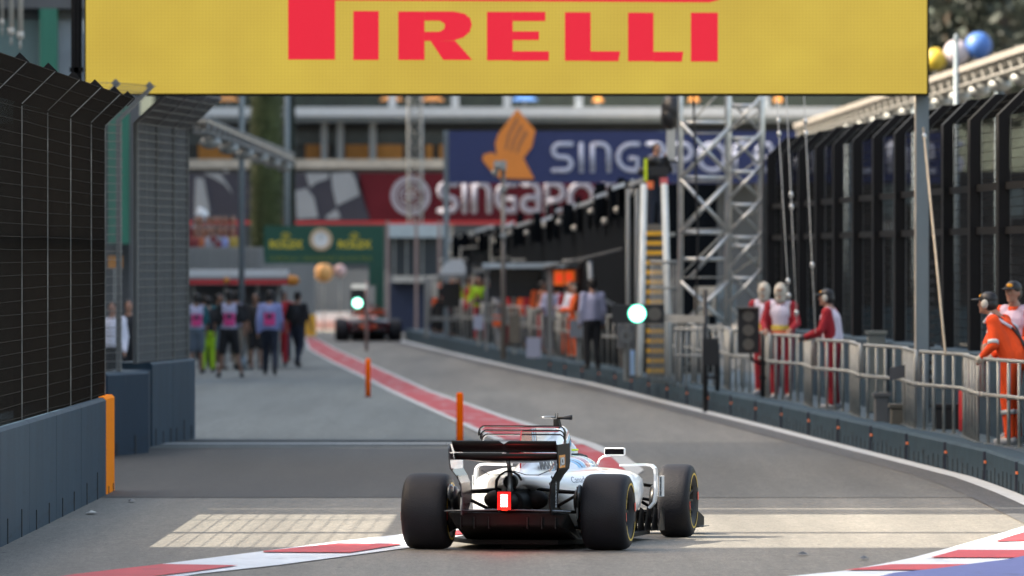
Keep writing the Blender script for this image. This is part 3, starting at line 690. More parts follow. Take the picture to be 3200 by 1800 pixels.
def wheel(root, x, y, wd, side, car):
    R0 = .335; h = wd/2
    prof = [(-h*.80, .17), (-h*.93, .20), (-h*1.0, .25), (-h*.985, .285), (-h*.90, .314), (-h*.78, .3275), (-h*.6, .3335), (-h*.3, R0), (0, R0), (h*.3, R0), (h*.6, .3335), (h*.78, .3275), (h*.90, .314), (h*.985, .285), (h*1.0, .25), (h*.93, .20), (h*.80, .17)]
    mb = MB(); mb.lathe_x(prof, 64); mb.shift((x, y, R0)); wo = mb.build('wheel', car['tyre'], root, world=False)
    mr = MB(); mr.lathe_x([(-h*.8, .171), (-h*.75, .165), (h*.75, .165), (h*.8, .171)], 40)
    mr.lathe_x([(side*h*.55, .165), (side*h*.50, .13), (side*h*.35, .06), (side*h*.62, .045), (side*h*.64, .0)], 40)
    for k in range(10):
        a = 2*math.pi*k/10; c, s2 = math.cos(a), math.sin(a)
        mr.bar((side*h*.45, c*.05, s2*.05), (side*h*.72, c*.16, s2*.16), .022)
    mr.shift((x, y, R0)); mr.build('rim', car['rim'], wo, world=False)
    for sd in (-1, 1):
        mc = MB(); q = sd*h*1.0
        segs = ((35, 165), (200, 330)) if wd > .35 else ((20, 150), (190, 325))
        for (a0, a1) in segs:
            n = 26; vs = []; fs = []
            for k in range(n+1):
                a = R(a0 + (a1-a0)*k/n + 8); c, s2 = math.cos(a), math.sin(a)
                vs += [(sd*h*.998 + sd*.003, c*.236, s2*.236), (sd*h*.9998 + sd*.003, c*.254, s2*.254)]
            for k in range(n): fs.append((2*k, 2*k+1, 2*k+3, 2*k+2))
            mc.add(vs, fs)
        mc.shift((x, y, R0)); mc.build('sidewall_band', car['band'], wo, world=False)
        mc = MB()
        for a0 in (172, 352):
            vs = []; fs = []; n = 5
            for k in range(n+1):
                a = R(a0 + 18*k/n + 8); c, s2 = math.cos(a), math.sin(a)
                vs += [(sd*h*.985 + sd*.004, c*.222, s2*.222), (sd*h*1.0 + sd*.004, c*.262, s2*.262)]
            for k in range(n): fs.append((2*k, 2*k+1, 2*k+3, 2*k+2))
            mc.add(vs, fs)
        mc.shift((x, y, R0)); mc.build('sidewall_mark', CP['rd'], wo, world=False)
    return wo
def race_car(label, loc, rz, body, cover, surround, fin, car, writing=True, detail=True):
    t = thing('race_car', label, 'race car', loc, rz); B = lambda mb, name, m, par=None, bevel=0: mb.build(name, m, par or t, world=False, bevel=bevel)
    cb, cm, st = CP['carbon'], CP['carbon_m'], CP['steel']
    # bodywork
    B(loft(smooth_secs([(-.28,.09,.57,.655), (0,.20,.53,.66), (.45,.34,.40,.665), (.85,.48,.24,.67), (1.25,.62,.15,.675), (1.65,.72,.13,.68), (2.05,.75,.17,.685), (2.38,.73,.28,.67)], 4, 3.4), 24), 'sidepods', body)
    B(loft(smooth_secs([(-.36,.07,.55,.665), (0,.11,.50,.70), (.4,.13,.45,.755), (.8,.14,.42,.82), (1.2,.145,.40,.885), (1.6,.14,.42,.955), (1.95,.125,.5,1.03), (2.12,.11,.62,1.05)], 4, 2.3), 24), 'engine_cover', cover)
    B(loft(smooth_secs([(1.45,.16,.5,.70), (1.75,.26,.5,.755), (2.1,.30,.48,.785), (2.5,.29,.45,.765), (2.9,.24,.4,.69), (3.2,.2,.35,.61)], 4, 3.0), 24), 'cockpit_surround', surround)
    B(loft(smooth_secs([(1.9,.36,.12,.60), (2.6,.30,.15,.60), (3.3,.21,.22,.57), (3.9,.15,.24,.47), (4.5,.09,.22,.33), (4.72,.07,.22,.30)], 4, 3.2), 24), 'nose', body)
    mb = MB(); mb.ball((0, 2.42, .755), (.20, .36, .045), 20, 8); B(mb, 'cockpit_opening', cm)
    # shark fin
    mb = MB(); poly_ = [(.10,.60),(.10,.955),(.16,1.045),(1.9,1.05),(1.95,.9),(1.2,.8)]
    n = len(poly_); vs = [(-.006, p[0], p[1]) for p in poly_] + [(.006, p[0], p[1]) for p in poly_]
    mb.add(vs, [tuple(range(n)), tuple(range(2*n-1, n-1, -1))] + [(k, (k+1) % n, n+(k+1) % n, n+k) for k in range(n)]); B(mb, 'shark_fin', fin)
    # t-wing: three thin blades with turned-down ends
    tw = MB(); 
    for (z, hw, yy) in ((1.083, .385, .16), (1.045, .375, .20), (1.008, .37, .24)):
        path = [(-hw, z-.085), (-hw, z-.05), (-hw+.012, z-.02), (-hw+.04, z), (hw-.04, z), (hw-.012, z-.02), (hw, z-.05), (hw, z-.085)]
        for (a, b_) in zip(path, path[1:]):
            x0_, x1_ = a[0], b_[0]
            d = Vector((x1_-x0_, 0, b_[1]-a[1])).normalized(); nn = Vector((-d.z, 0, d.x))*.005
            p, q = Vector((a[0], yy, a[1])), Vector((b_[0], yy, b_[1])); dy = Vector((0, .07, -.006))
            tw.add([p-nn, q-nn, q+nn, p+nn, p-nn+dy, q-nn+dy, q+nn+dy, p+nn+dy], [(0,1,2,3),(7,6,5,4),(0,4,5,1),(1,5,6,2),(2,6,7,3),(3,7,4,0)])
    tb = B(tw, 't_wing', cb)
    mb = MB()
    for z in (1.071, 1.034): mb.box((-.33, .161, z-.0035), (.33, .17, z+.0035))
    mb.build('wing_trim', car['trim'], tb, world=False)
    # rear wing
    rw = MB()
    def plane(pts_yz, hw, thick, n=24, bow=lambda u: 0, notch=None):
        rows = []
        for k in range(n+1):
            x = -hw + 2*hw*k/n; u = abs(x)/hw; row = []
            for i, (y, z) in enumerate(pts_yz):
                zz = z + (bow(u) if i < 2 else 0)
                if notch and i == len(pts_yz)-1: zz -= notch(x)
                row.append((x, y, zz))
            rows.append(row)
        m_ = len(pts_yz); vs = [p for r_ in rows for p in r_] + [(p[0], p[1]+thick, p[2]+.004) for r_ in rows for p in r_]; o = (n+1)*m_; fs = []
        for k in range(n):
            for i in range(m_-1):
                a = k*m_+i; fs.append((a, a+m_, a+m_+1, a+1)); fs.append((o+a+1, o+a+m_+1, o+a+m_, o+a))
            fs.append((k*m_, o+k*m_, o+(k+1)*m_, (k+1)*m_)); fs.append((k*m_+m_-1, (k+1)*m_+m_-1, o+(k+1)*m_+m_-1, o+k*m_+m_-1))
        fs.append(tuple(list(range(m_)) + [o+i for i in range(m_-1, -1, -1)])); fs.append(tuple([n*m_+i for i in range(m_-1, -1, -1)] + [o+n*m_+i for i in range(m_)]))
        return vs, fs
    notch = lambda x: max(0, .03*(1-abs(x)/.045)) if abs(x) < .045 else 0
    vs, fs = plane([(-.30,.765),(-.42,.775),(-.54,.80),(-.60,.855)], .468, .012, 24, lambda u: .035*u*u); rw.add(vs, fs, True)
    rwo = B(rw, 'rear_wing_main_plane', car.get('wing', cb))
    mb = MB(); vs, fs = plane([(-.585,.868),(-.64,.90),(-.69,.93),(-.73,.968)], .462, .010, 92, lambda u: 0, notch); mb.add(vs, fs, True); B(mb, 'rear_wing_flap', car.get('wing', cb))
    mb = MB(); mb.box((-.45, -.606, .858), (.02, -.592, .8625)); mb.build('slot_line', CP['steel'], rwo, world=False)
    mb = MB(); mb.box((.03, -.606, .858), (.44, -.592, .8635)); mb.build('slot_line', car['trim'], rwo, world=False)
    mb = MB(); mb.box((-.035, -.60, .857), (.0, -.612, .866)); mb.build('slot_hanger', M['white'], rwo, world=False)
    def ex(z): 
        for (z0, x0_), (z1, x1_) in zip(EPX, EPX[1:]):
            if z0 >= z >= z1: u = (z0-z)/(z0-z1); u = u*u*(3-2*u); return x0_*(1-u) + x1_*u
        return EPX[-1][1]
    EPX = [(1.0,.478),(.74,.478),(.60,.40),(.45,.385),(.30,.40)]
    prof = [(.94,-.76,-.14),(.90,-.77,-.14),(.84,-.76,-.13),(.78,-.735,-.12),(.72,-.70,-.14),(.66,-.66,-.17),(.60,-.64,-.2),(.54,-.63,-.2),(.48,-.62,-.22),(.42,-.62,-.25),(.36,-.62,-.3),(.32,-.6,-.34)]
    for sd in (-1, 1):
        mb = MB(); vs = []; n = len(prof)
        for (z, ya, yb) in prof: x = sd*ex(z); vs += [(x-.006, ya, z), (x-.006, yb, z), (x+.006, yb, z), (x+.006, ya, z)]
        fs = [(0,3,2,1), (4*(n-1), 4*(n-1)+1, 4*(n-1)+2, 4*(n-1)+3)]
        for i in range(n-1):
            for j in range(4): j2 = (j+1) % 4; fs.append((4*i+j, 4*i+j2, 4*i+4+j2, 4*i+4+j))
        mb.add(vs, fs)
        ep = B(mb, 'rear_wing_endplate', car.get('duct', cm if sd > 0 else st))
        # leading and trailing steps: small fins on the rear edge
        mb = MB()
        for z in (.70, .64, .58): mb.add([(sd*ex(z)-.004, -.66, z), (sd*ex(z)-.004, -.70, z+.02), (sd*ex(z)-.004, -.66, z+.03), (sd*ex(z)+.004, -.66, z), (sd*ex(z)+.004, -.70, z+.02), (sd*ex(z)+.004, -.66, z+.03)], [(0,1,2),(5,4,3),(0,3,4,1),(1,4,5,2),(2,5,3,0)])
        mb.build('edge_fin', cb, ep, world=False)
        if writing and sd > 0:
            mb = MB(); mb.box((sd*.478+.0065, -.70, .735), (sd*.478+.009, -.40, .845)); mb.build('sponsor_patch', CP['patch'], ep, world=False)
            mb = MB(); mb.box((sd*.478+.0095, -.675, .755), (sd*.478+.011, -.43, .825)); mb.build('sponsor_patch_panel', cb, ep, world=False)
            text_part('lettering', 'JCB', .085, M['white'], ep, (sd*.478+.012, -.55, .79), (R(90), 0, R(90)), .003, .001, 1.5)
            text_part('lettering', 'MARTINI', .06, M['white'], ep, (.398+.012, -.42, .50), (R(90), R(-90), R(90)), .001, .001, 1.0)
    # pillar, crash structure, rain light
    mb = MB(); mb.tube([(0,-.52,.79),(0,-.46,.74),(0,-.40,.66),(0,-.40,.56),(0,-.42,.46)], [.016,.02,.024,.028,.03], 10, flat=(1,1.6,1)); B(mb, 'wing_pillar', st)
    mb = MB(); mb.tube([(0,.0,.42),(0,-.35,.43),(0,-.62,.44),(0,-.68,.44)], [.15,.10,.06,.05], 14, flat=(1,1,1)); B(mb, 'crash_structure', car.get('wing', cm))
    mb = MB(); mb.box((-.062,-.70,.365),(.062,-.672,.531)); lamp = B(mb, 'rain_light', cm, bevel=.006)
    mb = MB(); mb.box((-.058,-.706,.370),(.058,-.7005,.526)); mb.build('lamp_bezel', M['glow_red'] if writing else M['red'], lamp, world=False)
    if writing:
        ll = bpy.data.lights.new('rain_light_glow', 'POINT'); ll.energy = 1.3; ll.color = (1, .02, .01); ll.shadow_soft_size = .06
        lo_ = bpy.data.objects.new('rain_light_glow', ll); COL.objects.link(lo_); lo_.parent = t; lo_.location = (0, -.82, .36)
    mb = MB()
    for i in range(3):
        for j in range(5): mb.ball((-.022+.022*i, -.707, .404+.0225*j), (.0108,.008,.0110), 8, 6)
    mb.build('lamp_leds', M['glow_redcore'] if writing else M['red'], lamp, world=False)
    mb = MB(); mb.box((-.02,-.704,.366),(.03,-.69,.374)); mb.build('lamp_reflector', M['reflector'], lamp, world=False)
    # exhaust and monkey seat
    mb = MB(); mb.tube([(.0,-.1,.60),(.0,-.40,.605),(.0,-.42,.605)], [.075,.062,.06], 20, cap=False); mb.tube([(0,-.415,.605),(0,-.2,.605)], [.057,.05], 20); B(mb, 'exhaust', cm)
    mb = MB(); mb.tube([(-.105,-.46,.50),(-.115,-.46,.56),(-.11,-.46,.62),(-.08,-.46,.665),(-.035,-.46,.695),(0,-.46,.70),(.04,-.46,.692),(.085,-.46,.665),(.11,-.46,.62)], [.005,.010,.012,.010,.009,.009,.009,.01,.008], 8, flat=(1,4,1)); B(mb, 'winglet', cm)
    for sd in (-1, 1):
        mb = MB(); mb.tube([(sd*.02,-.35,.70),(sd*.12,-.3,.665),(sd*.22,-.22,.66),(sd*.30,-.15,.70)], .004, 6); B(mb, 'brake_line', cb)
    # gearbox, dark rear bodywork openings, diffuser, floor
    B(loft(smooth_secs([(-.45,.10,.33,.52), (0,.19,.2,.53), (.5,.26,.12,.52), (.9,.3,.1,.5)], 4, 2.4), 24), 'gearbox', car.get('wing', cm))
    for sd in (-1, 1):
        mb = MB(); mb.ball((sd*.17, -.1, .44), (.12, .1, .085), 18, 10); B(mb, 'cooling_outlet', car.get('wing', cm))
    mb = MB()
    dv = [(-.54,-.50,.345),(-.47,-.50,.215),(.47,-.50,.215),(.54,-.50,.345),(-.50,.35,.10),(-.50,.35,.03),(.50,.35,.03),(.50,.35,.10)]
    mb.add(dv, [(0,1,2,3),(7,6,5,4),(0,4,5,1),(1,5,6,2),(2,6,7,3),(3,7,4,0)]); df = B(mb, 'diffuser', cm, bevel=.02)
    for x in (-.42,-.3,-.17,.17,.3,.42):
        mb = MB(); mb.box((x-.004,-.52,.20),(x+.004,.1,.30)); mb.build('strake', cb, df, world=False)
    mb = MB(); mb.tube([(-.56,-.53,.352),(-.3,-.55,.36),(-.1,-.56,.365),(.1,-.56,.365),(.3,-.55,.36),(.56,-.53,.352)], .008, 8, flat=(1,3,1)); mb.build('gurney_flap', st, df, world=False)
    mb = MB(); mb.add([(-.38,-.15,.05),(.38,-.15,.05),(.70,.55,.05),(.70,2.9,.05),(.35,3.4,.05),(-.35,3.4,.05),(-.70,2.9,.05),(-.70,.55,.05)] + [(-.38,-.15,.09),(.38,-.15,.09),(.70,.55,.085),(.70,2.9,.085),(.35,3.4,.085),(-.35,3.4,.085),(-.70,2.9,.085),(-.70,.55,.085)],
           [tuple(range(7,-1,-1)), tuple(range(8,16))] + [(k, (k+1) % 8, 8+(k+1) % 8, 8+k) for k in range(8)]); B(mb, 'floor', cm)
    mb = MB(); mb.box((-.15,0,.015),(.15,3.2,.048)); B(mb, 'plank', cm)
    # wheels, ducts, suspension
    for sd in (-1, 1):
        wheel(t, sd*.7975, 0, .405, sd, car); wheel(t, sd*.8475, 3.55, .305, sd, car)
        mb = MB(); mb.tube([(sd*.62,0,.335),(sd*.545,0,.335)], [.19,.15], 20); mb.ball((sd*.56,-.06,.43),(.055,.15,.13),12,8); B(mb, 'brake_duct', cb)
        mb = MB(); mb.ball((sd*.575,-.16,.50),(.03,.10,.08),12,8); mb.add([(sd*.55,-.19,.28),(sd*.55,-.05,.28),(sd*.55,-.05,.52),(sd*.55,-.19,.56),(sd*.565,-.19,.28),(sd*.565,-.05,.28),(sd*.565,-.05,.52),(sd*.565,-.19,.56)],[(0,1,2,3),(7,6,5,4),(0,4,5,1),(1,5,6,2),(2,6,7,3),(3,7,4,0)]); B(mb, 'duct_shell', car.get('duct', st))
        mb = MB(); mb.tube([(sd*.70,3.4,.335),(sd*.63,3.4,.335)], [.17,.14], 16); B(mb, 'brake_duct', cb)
        for (a, b_) in (((.58,-.02,.50),(.16,.05,.53)), ((.58,.02,.50),(.12,.5,.5)), ((.58,-.04,.19),(.14,-.05,.25)), ((.58,.04,.19),(.15,.5,.22)), ((.57,-.1,.335),(.12,-.12,.335)), ((.56,-.05,.50),(.26,.12,.34))):
            mb = MB(); mb.tube([(sd*a[0], a[1], a[2]), (sd*b_[0], b_[1], b_[2])], .015, 8, flat=(1,2,1)); B(mb, 'wishbone', cm)
        for (a, b_) in (((.68,3.52,.46),(.2,3.2,.55)), ((.68,3.58,.46),(.2,3.75,.5)), ((.68,3.5,.2),(.18,3.0,.32)), ((.68,3.58,.2),(.17,3.8,.28)), ((.67,3.55,.23),(.22,3.4,.52)), ((.67,3.45,.33),(.2,3.35,.42))):
            mb = MB(); mb.tube([(sd*a[0], a[1], a[2]), (sd*b_[0], b_[1], b_[2])], .014, 8, flat=(1,2,1)); B(mb, 'wishbone', cm)
        # tall vane arch ahead of the sidepod
        mb = MB(); path = [(.50,.685),(.74,.69),(.79,.685),(.822,.655),(.828,.60),(.828,.42),(.815,.35),(.77,.30)]
        for a, b_ in zip(path, path[1:]):
            p, q = Vector((sd*a[0], 2.38, a[1])), Vector((sd*b_[0], 2.38, b_[1])); d = (q-p).normalized(); nn = Vector((-d.z, 0, d.x))*.010; dy = Vector((0, .12, 0))
            mb.add([p-nn, q-nn, q+nn, p+nn, p-nn+dy, q-nn+dy, q+nn+dy, p+nn+dy], [(0,1,2,3),(7,6,5,4),(0,4,5,1),(1,5,6,2),(2,6,7,3),(3,7,4,0)])
        av = B(mb, 'vane_arch', body)
        mb = MB()
        for x in (.852, .872): mb.box((sd*x-.003, 2.5, .40), (sd*x+.003, 2.62, .585))
        for z in (.40, .45, .52, .58): mb.box((sd*.845, 2.5, z), (sd*.876, 2.62, z+.006))
        mb.build('vane_ladder', M['white'], av, world=False)
        for k in range(5):
            mb = MB(); mb.add([(sd*(.58+.05*k), 2.5+.08*k, .08), (sd*(.61+.05*k), 2.7+.08*k, .08), (sd*(.60+.05*k), 2.75+.08*k, .27), (sd*(.60+.05*k), 2.55+.08*k, .30),
                                (sd*(.58+.05*k)+.006, 2.5+.08*k, .08), (sd*(.61+.05*k)+.006, 2.7+.08*k, .08), (sd*(.60+.05*k)+.006, 2.75+.08*k, .27), (sd*(.60+.05*k)+.006, 2.55+.08*k, .30)],
                               [(0,1,2,3),(7,6,5,4),(0,4,5,1),(1,5,6,2),(2,6,7,3),(3,7,4,0)]); B(mb, 'bargeboard', cb)
        # mirrors
        mb = MB(); mb.box((sd*.37, 2.33, .775), (sd*.56, 2.40, .845)); mo = B(mb, 'mirror', body, bevel=.014)
        mb = MB(); mb.box((sd*.378, 2.325, .785), (sd*.552, 2.329, .836)); mb.build('mirror_glass', CP['glass'], mo, world=False)
        mb = MB(); mb.tube([(sd*.43,2.36,.775),(sd*.36,2.36,.765),(sd*.325,2.36,.74),(sd*.305,2.36,.69)], .010, 8, flat=(1,2.5,1)); mb.build('mirror_stalk', body, mo, world=False)
    # roll hoop camera
    mb = MB(); mb.add([(-.03,1.95,1.03),(.03,1.95,1.03),(.02,1.9,1.11),(-.02,1.9,1.11),(-.03,2.08,1.03),(.03,2.08,1.03),(.02,2.02,1.11),(-.02,2.02,1.11)],[(0,1,2,3),(7,6,5,4),(0,4,5,1),(1,5,6,2),(2,6,7,3),(3,7,4,0)]); cmo = B(mb, 'camera_mount', cm)
    mb = MB(); mb.ball((-.08,1.97,1.125),(.075,.05,.014),14,8); mb.build('camera_pod', st, cmo, world=False)
    mb = MB(); mb.tube([(.0,1.97,1.12),(.06,1.97,1.12),(.13,1.97,1.125),(.14,1.97,1.125)],[.012,.014,.024,.022],12); mb.build('camera_pod', cb, cmo, world=False)
    for x in (-.012, .012): mb = MB(); mb.tube([(x,1.95,1.12),(x,1.95,1.165)],.004,6); mb.build('antenna', cb, cmo, world=False)
    # front wing
    mb = MB()
    for (ya, za, yb, zb2) in ((4.45,.10,4.75,.085),(4.32,.16,4.46,.11),(4.24,.22,4.33,.165)): mb.add([(-.88,ya,za),(.88,ya,za),(.88,yb,zb2),(-.88,yb,zb2),(-.88,ya,za+.01),(.88,ya,za+.01),(.88,yb,zb2+.01),(-.88,yb,zb2+.01)],[(0,3,2,1),(4,5,6,7),(0,1,5,4),(1,2,6,5),(2,3,7,6),(3,0,4,7)])
    fw = B(mb, 'front_wing', cm)
    for sd in (-1, 1):
        mb = MB(); mb.add([(sd*.89,4.2,.06),(sd*.89,4.8,.06),(sd*.89,4.8,.15),(sd*.89,4.2,.26),(sd*.90,4.2,.06),(sd*.90,4.8,.06),(sd*.90,4.8,.15),(sd*.90,4.2,.26)],[(0,1,2,3),(7,6,5,4),(0,4,5,1),(1,5,6,2),(2,6,7,3),(3,7,4,0)]); mb.build('wing_endplate', cm, fw, world=False)
        mb = MB(); mb.box((sd*.9,4.25,.07),(sd*.98,4.6,.078)); mb.build('wing_foot', CP['steel'], fw, world=False)
    if writing:
        text_part('lettering', 'MARTINI', .135, CP['ink'], t, (.158, .72, .735), (R(78), 0, R(90-7)), .004, .002, 1.2)
        text_part('lettering', 'Canada Life', .085, CP['ink2'], t, (.475, .62, .60), (R(68), 0, R(90-20)), .0, .001, 1.1)
    return t
CP['patch'] = mat('sponsor_orange', (0.75, 0.28, 0.01), .5, var=0); CP['ink'] = mat('navy_lettering', (.03,.035,.07), .4, var=0); CP['ink2'] = mat('grey_lettering', (.2,.22,.25), .4, var=0)
CP['glass'] = mat('mirror_glass', (.03,.03,.035), .08, .9, var=.6, scale=12)
whp = mat('white_car_paint', WH, .28, var=.02, coat=.7)
LL = [(RD), (NV), (LB), (NV), (LB), (NV)]
cov = stripe_mat('livery_cover', (0, -.25, 1), [(.36, LB), (.395, NV), (.41, LB), (.445, WH), (.455, RD), (.475, WH)], WH)
sur = stripe_mat('livery_surround', (0, 1, .35), [(1.95, LB), (2.01, NV), (2.04, LB), (2.12, WH), (2.15, RD), (2.30, WH), (2.33, LB), (2.41, NV), (2.44, LB), (2.52, WH)], WH)
finm = stripe_mat('livery_fin', (0, 1, .55), [(.3, RD), (1.14, NV), (1.20, LB), (1.27, NV), (1.31, LB), (1.38, NV), (1.43, WH)], RD)
race_car('white single-seater race car with black rear wing and lit red rain light', (.056, 75.0, 0), R(-10.2), whp, cov, sur, finm, dict(tyre=CP['tyre'], rim=CP['rim'], band=CP['yel'], trim=mat('wing_trim_red', (.45,.05,.06), .5)))
# the second car far down the lane
navp = mat('dark_blue_car_paint', (.02,.022,.045), .4, coat=.4); orp = mat('orange_car_paint', (.70,.11,.02), .4, coat=.4)
pc = G(1150, 1066); pc = Vector(((1152-1600)*258/F, 258, 0))
race_car('distant dark race car with orange engine cover between the crowd and the pit wall', pc, R(1.5), navp, orp, orp, orp, dict(tyre=CP['tyre'], rim=CP['rim'], band=mat('band_red', (.4,.03,.03), .5), trim=mat('wing_trim_red2', (.5,.03,.03), .5), wing=orp, duct=mat('car_red', (.45,.02,.04), .4)), writing=False)

# ------------------------------------------------------------------ unseen sun blockers added left of the lane, gaps shaped for the sunlit bands
def shade_block(name, label, y0, y1, h=29):
    t = thing(name, label, 'building', (-30, (y0+y1)/2, 0)); mb = MB(); mb.box((-36, y0, 0), (-26, y1, h)); mb.build('blocker_mass', M['concrete'], t)
    mb = MB(); 
    for k in range(1, int(h/4)): mb.box((-26, y0, k*4-.2), (-25.9, y1, k*4+.2))
    mb.build('blocker_bands', M['concrete_d'], t)
shade_block('sun_blocker', 'unseen tall concrete block added left of the camera to cast the near shade', 57, 75.5)
shade_block('sun_blocker', 'unseen slender concrete fin added to cast the thin shade line across the sunlit strip', 79.35, 79.75)
shade_block('sun_blocker', 'unseen narrow concrete pier added to cast the shade band beyond the sunlit strip', 85.2, 86.95)
shade_block('sun_blocker', 'unseen long concrete block added on the left to keep the run-off in shade', 87.22, 292)
shade_block('sun_blocker', 'unseen concrete block added far left to block the sun beyond the green clock sign', 309, 430)

# ------------------------------------------------------------------ far backdrop
mb = MB(); n = 40; vs = []
for j, (yy, f) in enumerate(((430, 0), (450, .55), (480, .85), (540, 1))):
    for k in range(n+1): x = -120 + 240*k/n; vs.append((x, yy, f*(26 + 5*math.sin(x*.07) + 3*math.sin(x*.19+1))))
mb.add(vs, [(j*(n+1)+k, j*(n+1)+k+1, (j+1)*(n+1)+k+1, (j+1)*(n+1)+k) for j in range(3) for k in range(n)], True)
o = mb.build('hill', mat('hill_scrub', (0.055, 0.07, 0.055), .95, var=.5, scale=.35, bump=1, bscale=.8), fixn=False); o['kind'] = 'structure'

def box_px(mb, a, b, c, d, Y, dep=.2):
    x0, z1 = XZ(a, b, Y); x1, z0 = XZ(c, d, Y); mb.box((x0, Y, max(z0, 0)), (x1, Y+dep, z1)); return mb
def part_px(name, a, b, c, d, Y, m, par, dep=.2):
    return box_px(MB(), a, b, c, d, Y, dep).build(name, m, par)

# main terrace building at the end of the lane
Y0 = 340.0
t = thing('terrace_building', 'long pale terrace building closing the view, with amber panels behind its balcony', 'building', (0, Y0+8, 0))
part_px('back_wall', 480, 180, 2900, 1010, Y0+6, M['concrete_d'], t, 6)
part_px('planting_bed', 480, 200, 2900, 336, Y0+5, M['leaf_d'], t, .8)
part_px('balcony_edge', 560, 335, 2760, 363, Y0, M['white'], t, 5.8)
part_px('balcony_shade_band', 560, 363.5, 2760, 380, Y0+.4, mat('grey_blue_band', (.2, .24, .27), .6), t, 5)  # grey band painted as the shade below the balcony edge
part_px('window_band', 560, 381, 2760, 497, Y0+3.0, M['glass_d'], t, 2.5)
part_px('window_band', 560, 410, 2760, 452, Y0+2.7, mat('blue_grey_glass', (.075, .10, .12), .2, var=.2), t, .2)
for a, b in ((620, 725), (955, 1025), (1080, 1152), (1178, 1258), (1330, 1352), (1372, 1400), (2820, 2900)):
    part_px('amber_panel', a, 452, b, 497, Y0+2.2, M['orange_panel'], t, .3)
for a in (1003, 1053, 1155): part_px('column', a, 381, a+20, 500, Y0+1.0, M['concrete'], t, .6)
part_px('ledge', 560, 498, 2760, 526, Y0-1.5, M['cream'], t, 6)
part_px('fascia', 560, 526.5, 2760, 542, Y0-1.0, M['concrete_d'], t, 4)
part_px('lower_wall', 560, 542.5, 2760, 1000, Y0+1.5, M['concrete_d'], t, 3)
for a in (1214, 1410, 1573, 1797, 2380): part_px('terrace_post', a, 240, a+24, 334, Y0+.2, M['white'], t, .4)
# things standing on the terrace
def terrace(name, label, cat, a, b, c, d, m, group=None):
    mb = MB(); x0, z1 = XZ(a, b, Y0+2.6); x1, z0 = XZ(c, d, Y0+2.6); z0 = XZ(0, 335, Y0)[1]
    mb.tube([((x0+x1)/2, Y0+2.6, z0), ((x0+x1)/2, Y0+2.6, z0+(z1-z0)*.15)], .1, 8)
    o = mb.build(name, m, loc=((x0+x1)/2, Y0+2.6, z0)); me = o.data
    t = thing(name, label, cat, ((x0+x1)/2, Y0+2.6, z0), group=group); bpy.data.objects.remove(o)
    mb = MB(); w_ = (x1-x0)/2; cx = (x0+x1)/2
    mb.add([(cx-w_, Y0+2.6-.6, z1-(z1-z0)*.45), (cx+w_, Y0+2.0, z1-(z1-z0)*.45), (cx+w_, Y0+3.2, z1-(z1-z0)*.45), (cx-w_, Y0+3.2, z1-(z1-z0)*.45), (cx-w_*.35, Y0+2.4, z1), (cx+w_*.35, Y0+2.4, z1), (cx+w_*.35, Y0+2.8, z1), (cx-w_*.35, Y0+2.8, z1)],
           [(0,3,2,1),(4,5,6,7),(0,1,5,4),(1,2,6,5),(2,3,7,6),(3,0,4,7)]); mb.build('canopy', m, t)
    mb = MB(); mb.tube([(cx, Y0+2.6, z0), (cx, Y0+2.6, z1)], .05, 8); mb.build('pole', M['galv'], t)
for k, (a, b, c, m_, lb) in enumerate(((676, 298, 750, 'orange_panel', 'amber parasol at the left end of the far terrace'), (1185, 296, 1262, 'orange_panel', 'amber parasol on the far terrace, above the round emblem'),
        (1312, 298, 1392, 'orange_panel', 'amber parasol on the far terrace, above the left end of the navy sign'), (1597, 296, 1682, 'blue_tarp', 'blue parasol on the far terrace right of the amber bird'), (1850, 300, 1886, 'orange_panel', 'small amber parasol on the far terrace above the white sign lettering'),
        (2150, 298, 2185, 'orange_panel', 'small amber parasol on the far terrace left of the lattice tower'), (2416, 300, 2446, 'orange_panel', 'small amber parasol on the far terrace right of the lattice tower'))):
    M.setdefault('blue_tarp', mat('blue_canvas', (.05, .14, .36), .6)); terrace('parasol', lb, 'parasol', a, b, c, 334, M[m_], 'parasols on the far terrace')

# chequered and crimson banner
Yb = 300.0
t = thing('grand_prix_banner', 'wide crimson banner with chequered flag end, round emblem and pale SINGAPORE lettering', 'banner', P(1300, 1000, Yb))
part_px('banner_cloth', 1120, 540, 2100, 690, Yb, M['darkred'], t, .3); part_px('banner_dark_end', 560, 540, 1119.5, 690, Yb, M['ink'], t, .3)
def pp(name, pts, Y, m, par, dep=.03, sc=2.337, ox=560, oy=280):
    mb = MB(); mb.prism([XZ(ox + p[0]/sc, oy + p[1]/sc, Y) for p in pts], Y-dep, Y-.002); return mb.build(name, m, par)
pp('flag_square', [(120,640),(180,650),(225,890),(160,960),(110,960)], Yb, M['silver'], t)
pp('flag_square', [(170,612),(300,612),(360,700),(395,770),(330,690),(240,640)], Yb, M['silver'], t)
pp('flag_square', [(850,740),(930,720),(985,790),(1015,935),(860,945)], Yb, M['silver'], t)
pp('flag_square', [(925,610),(1095,612),(1085,650),(1000,680),(960,715),(945,690)], Yb, M['silver'], t)
pp('flag_square', [(1110,612),(1255,600),(1290,660),(1318,770),(1190,830),(1150,850),(1120,720)], Yb, M['silver'], t)
pp('flag_square', [(1070,925),(1150,870),(1180,930),(1160,945),(1075,945)], Yb, M['silver'], t)
pp('flag_edge', [(1311,612),(1300,640),(1345,790),(1390,930),(1385,955),(1180,955),(1200,850),(1318,785)], Yb, M['ink'], t, .02)
mb = MB(); c = XZ(1283, 612, Yb); mb.disc(c, .70, Yb-.04, Yb-.002, 40, .52); mb.build('emblem_ring', M['letter_dim'], t)
mb = MB(); mb.disc(c, .44, Yb-.04, Yb-.002, 36, .36)
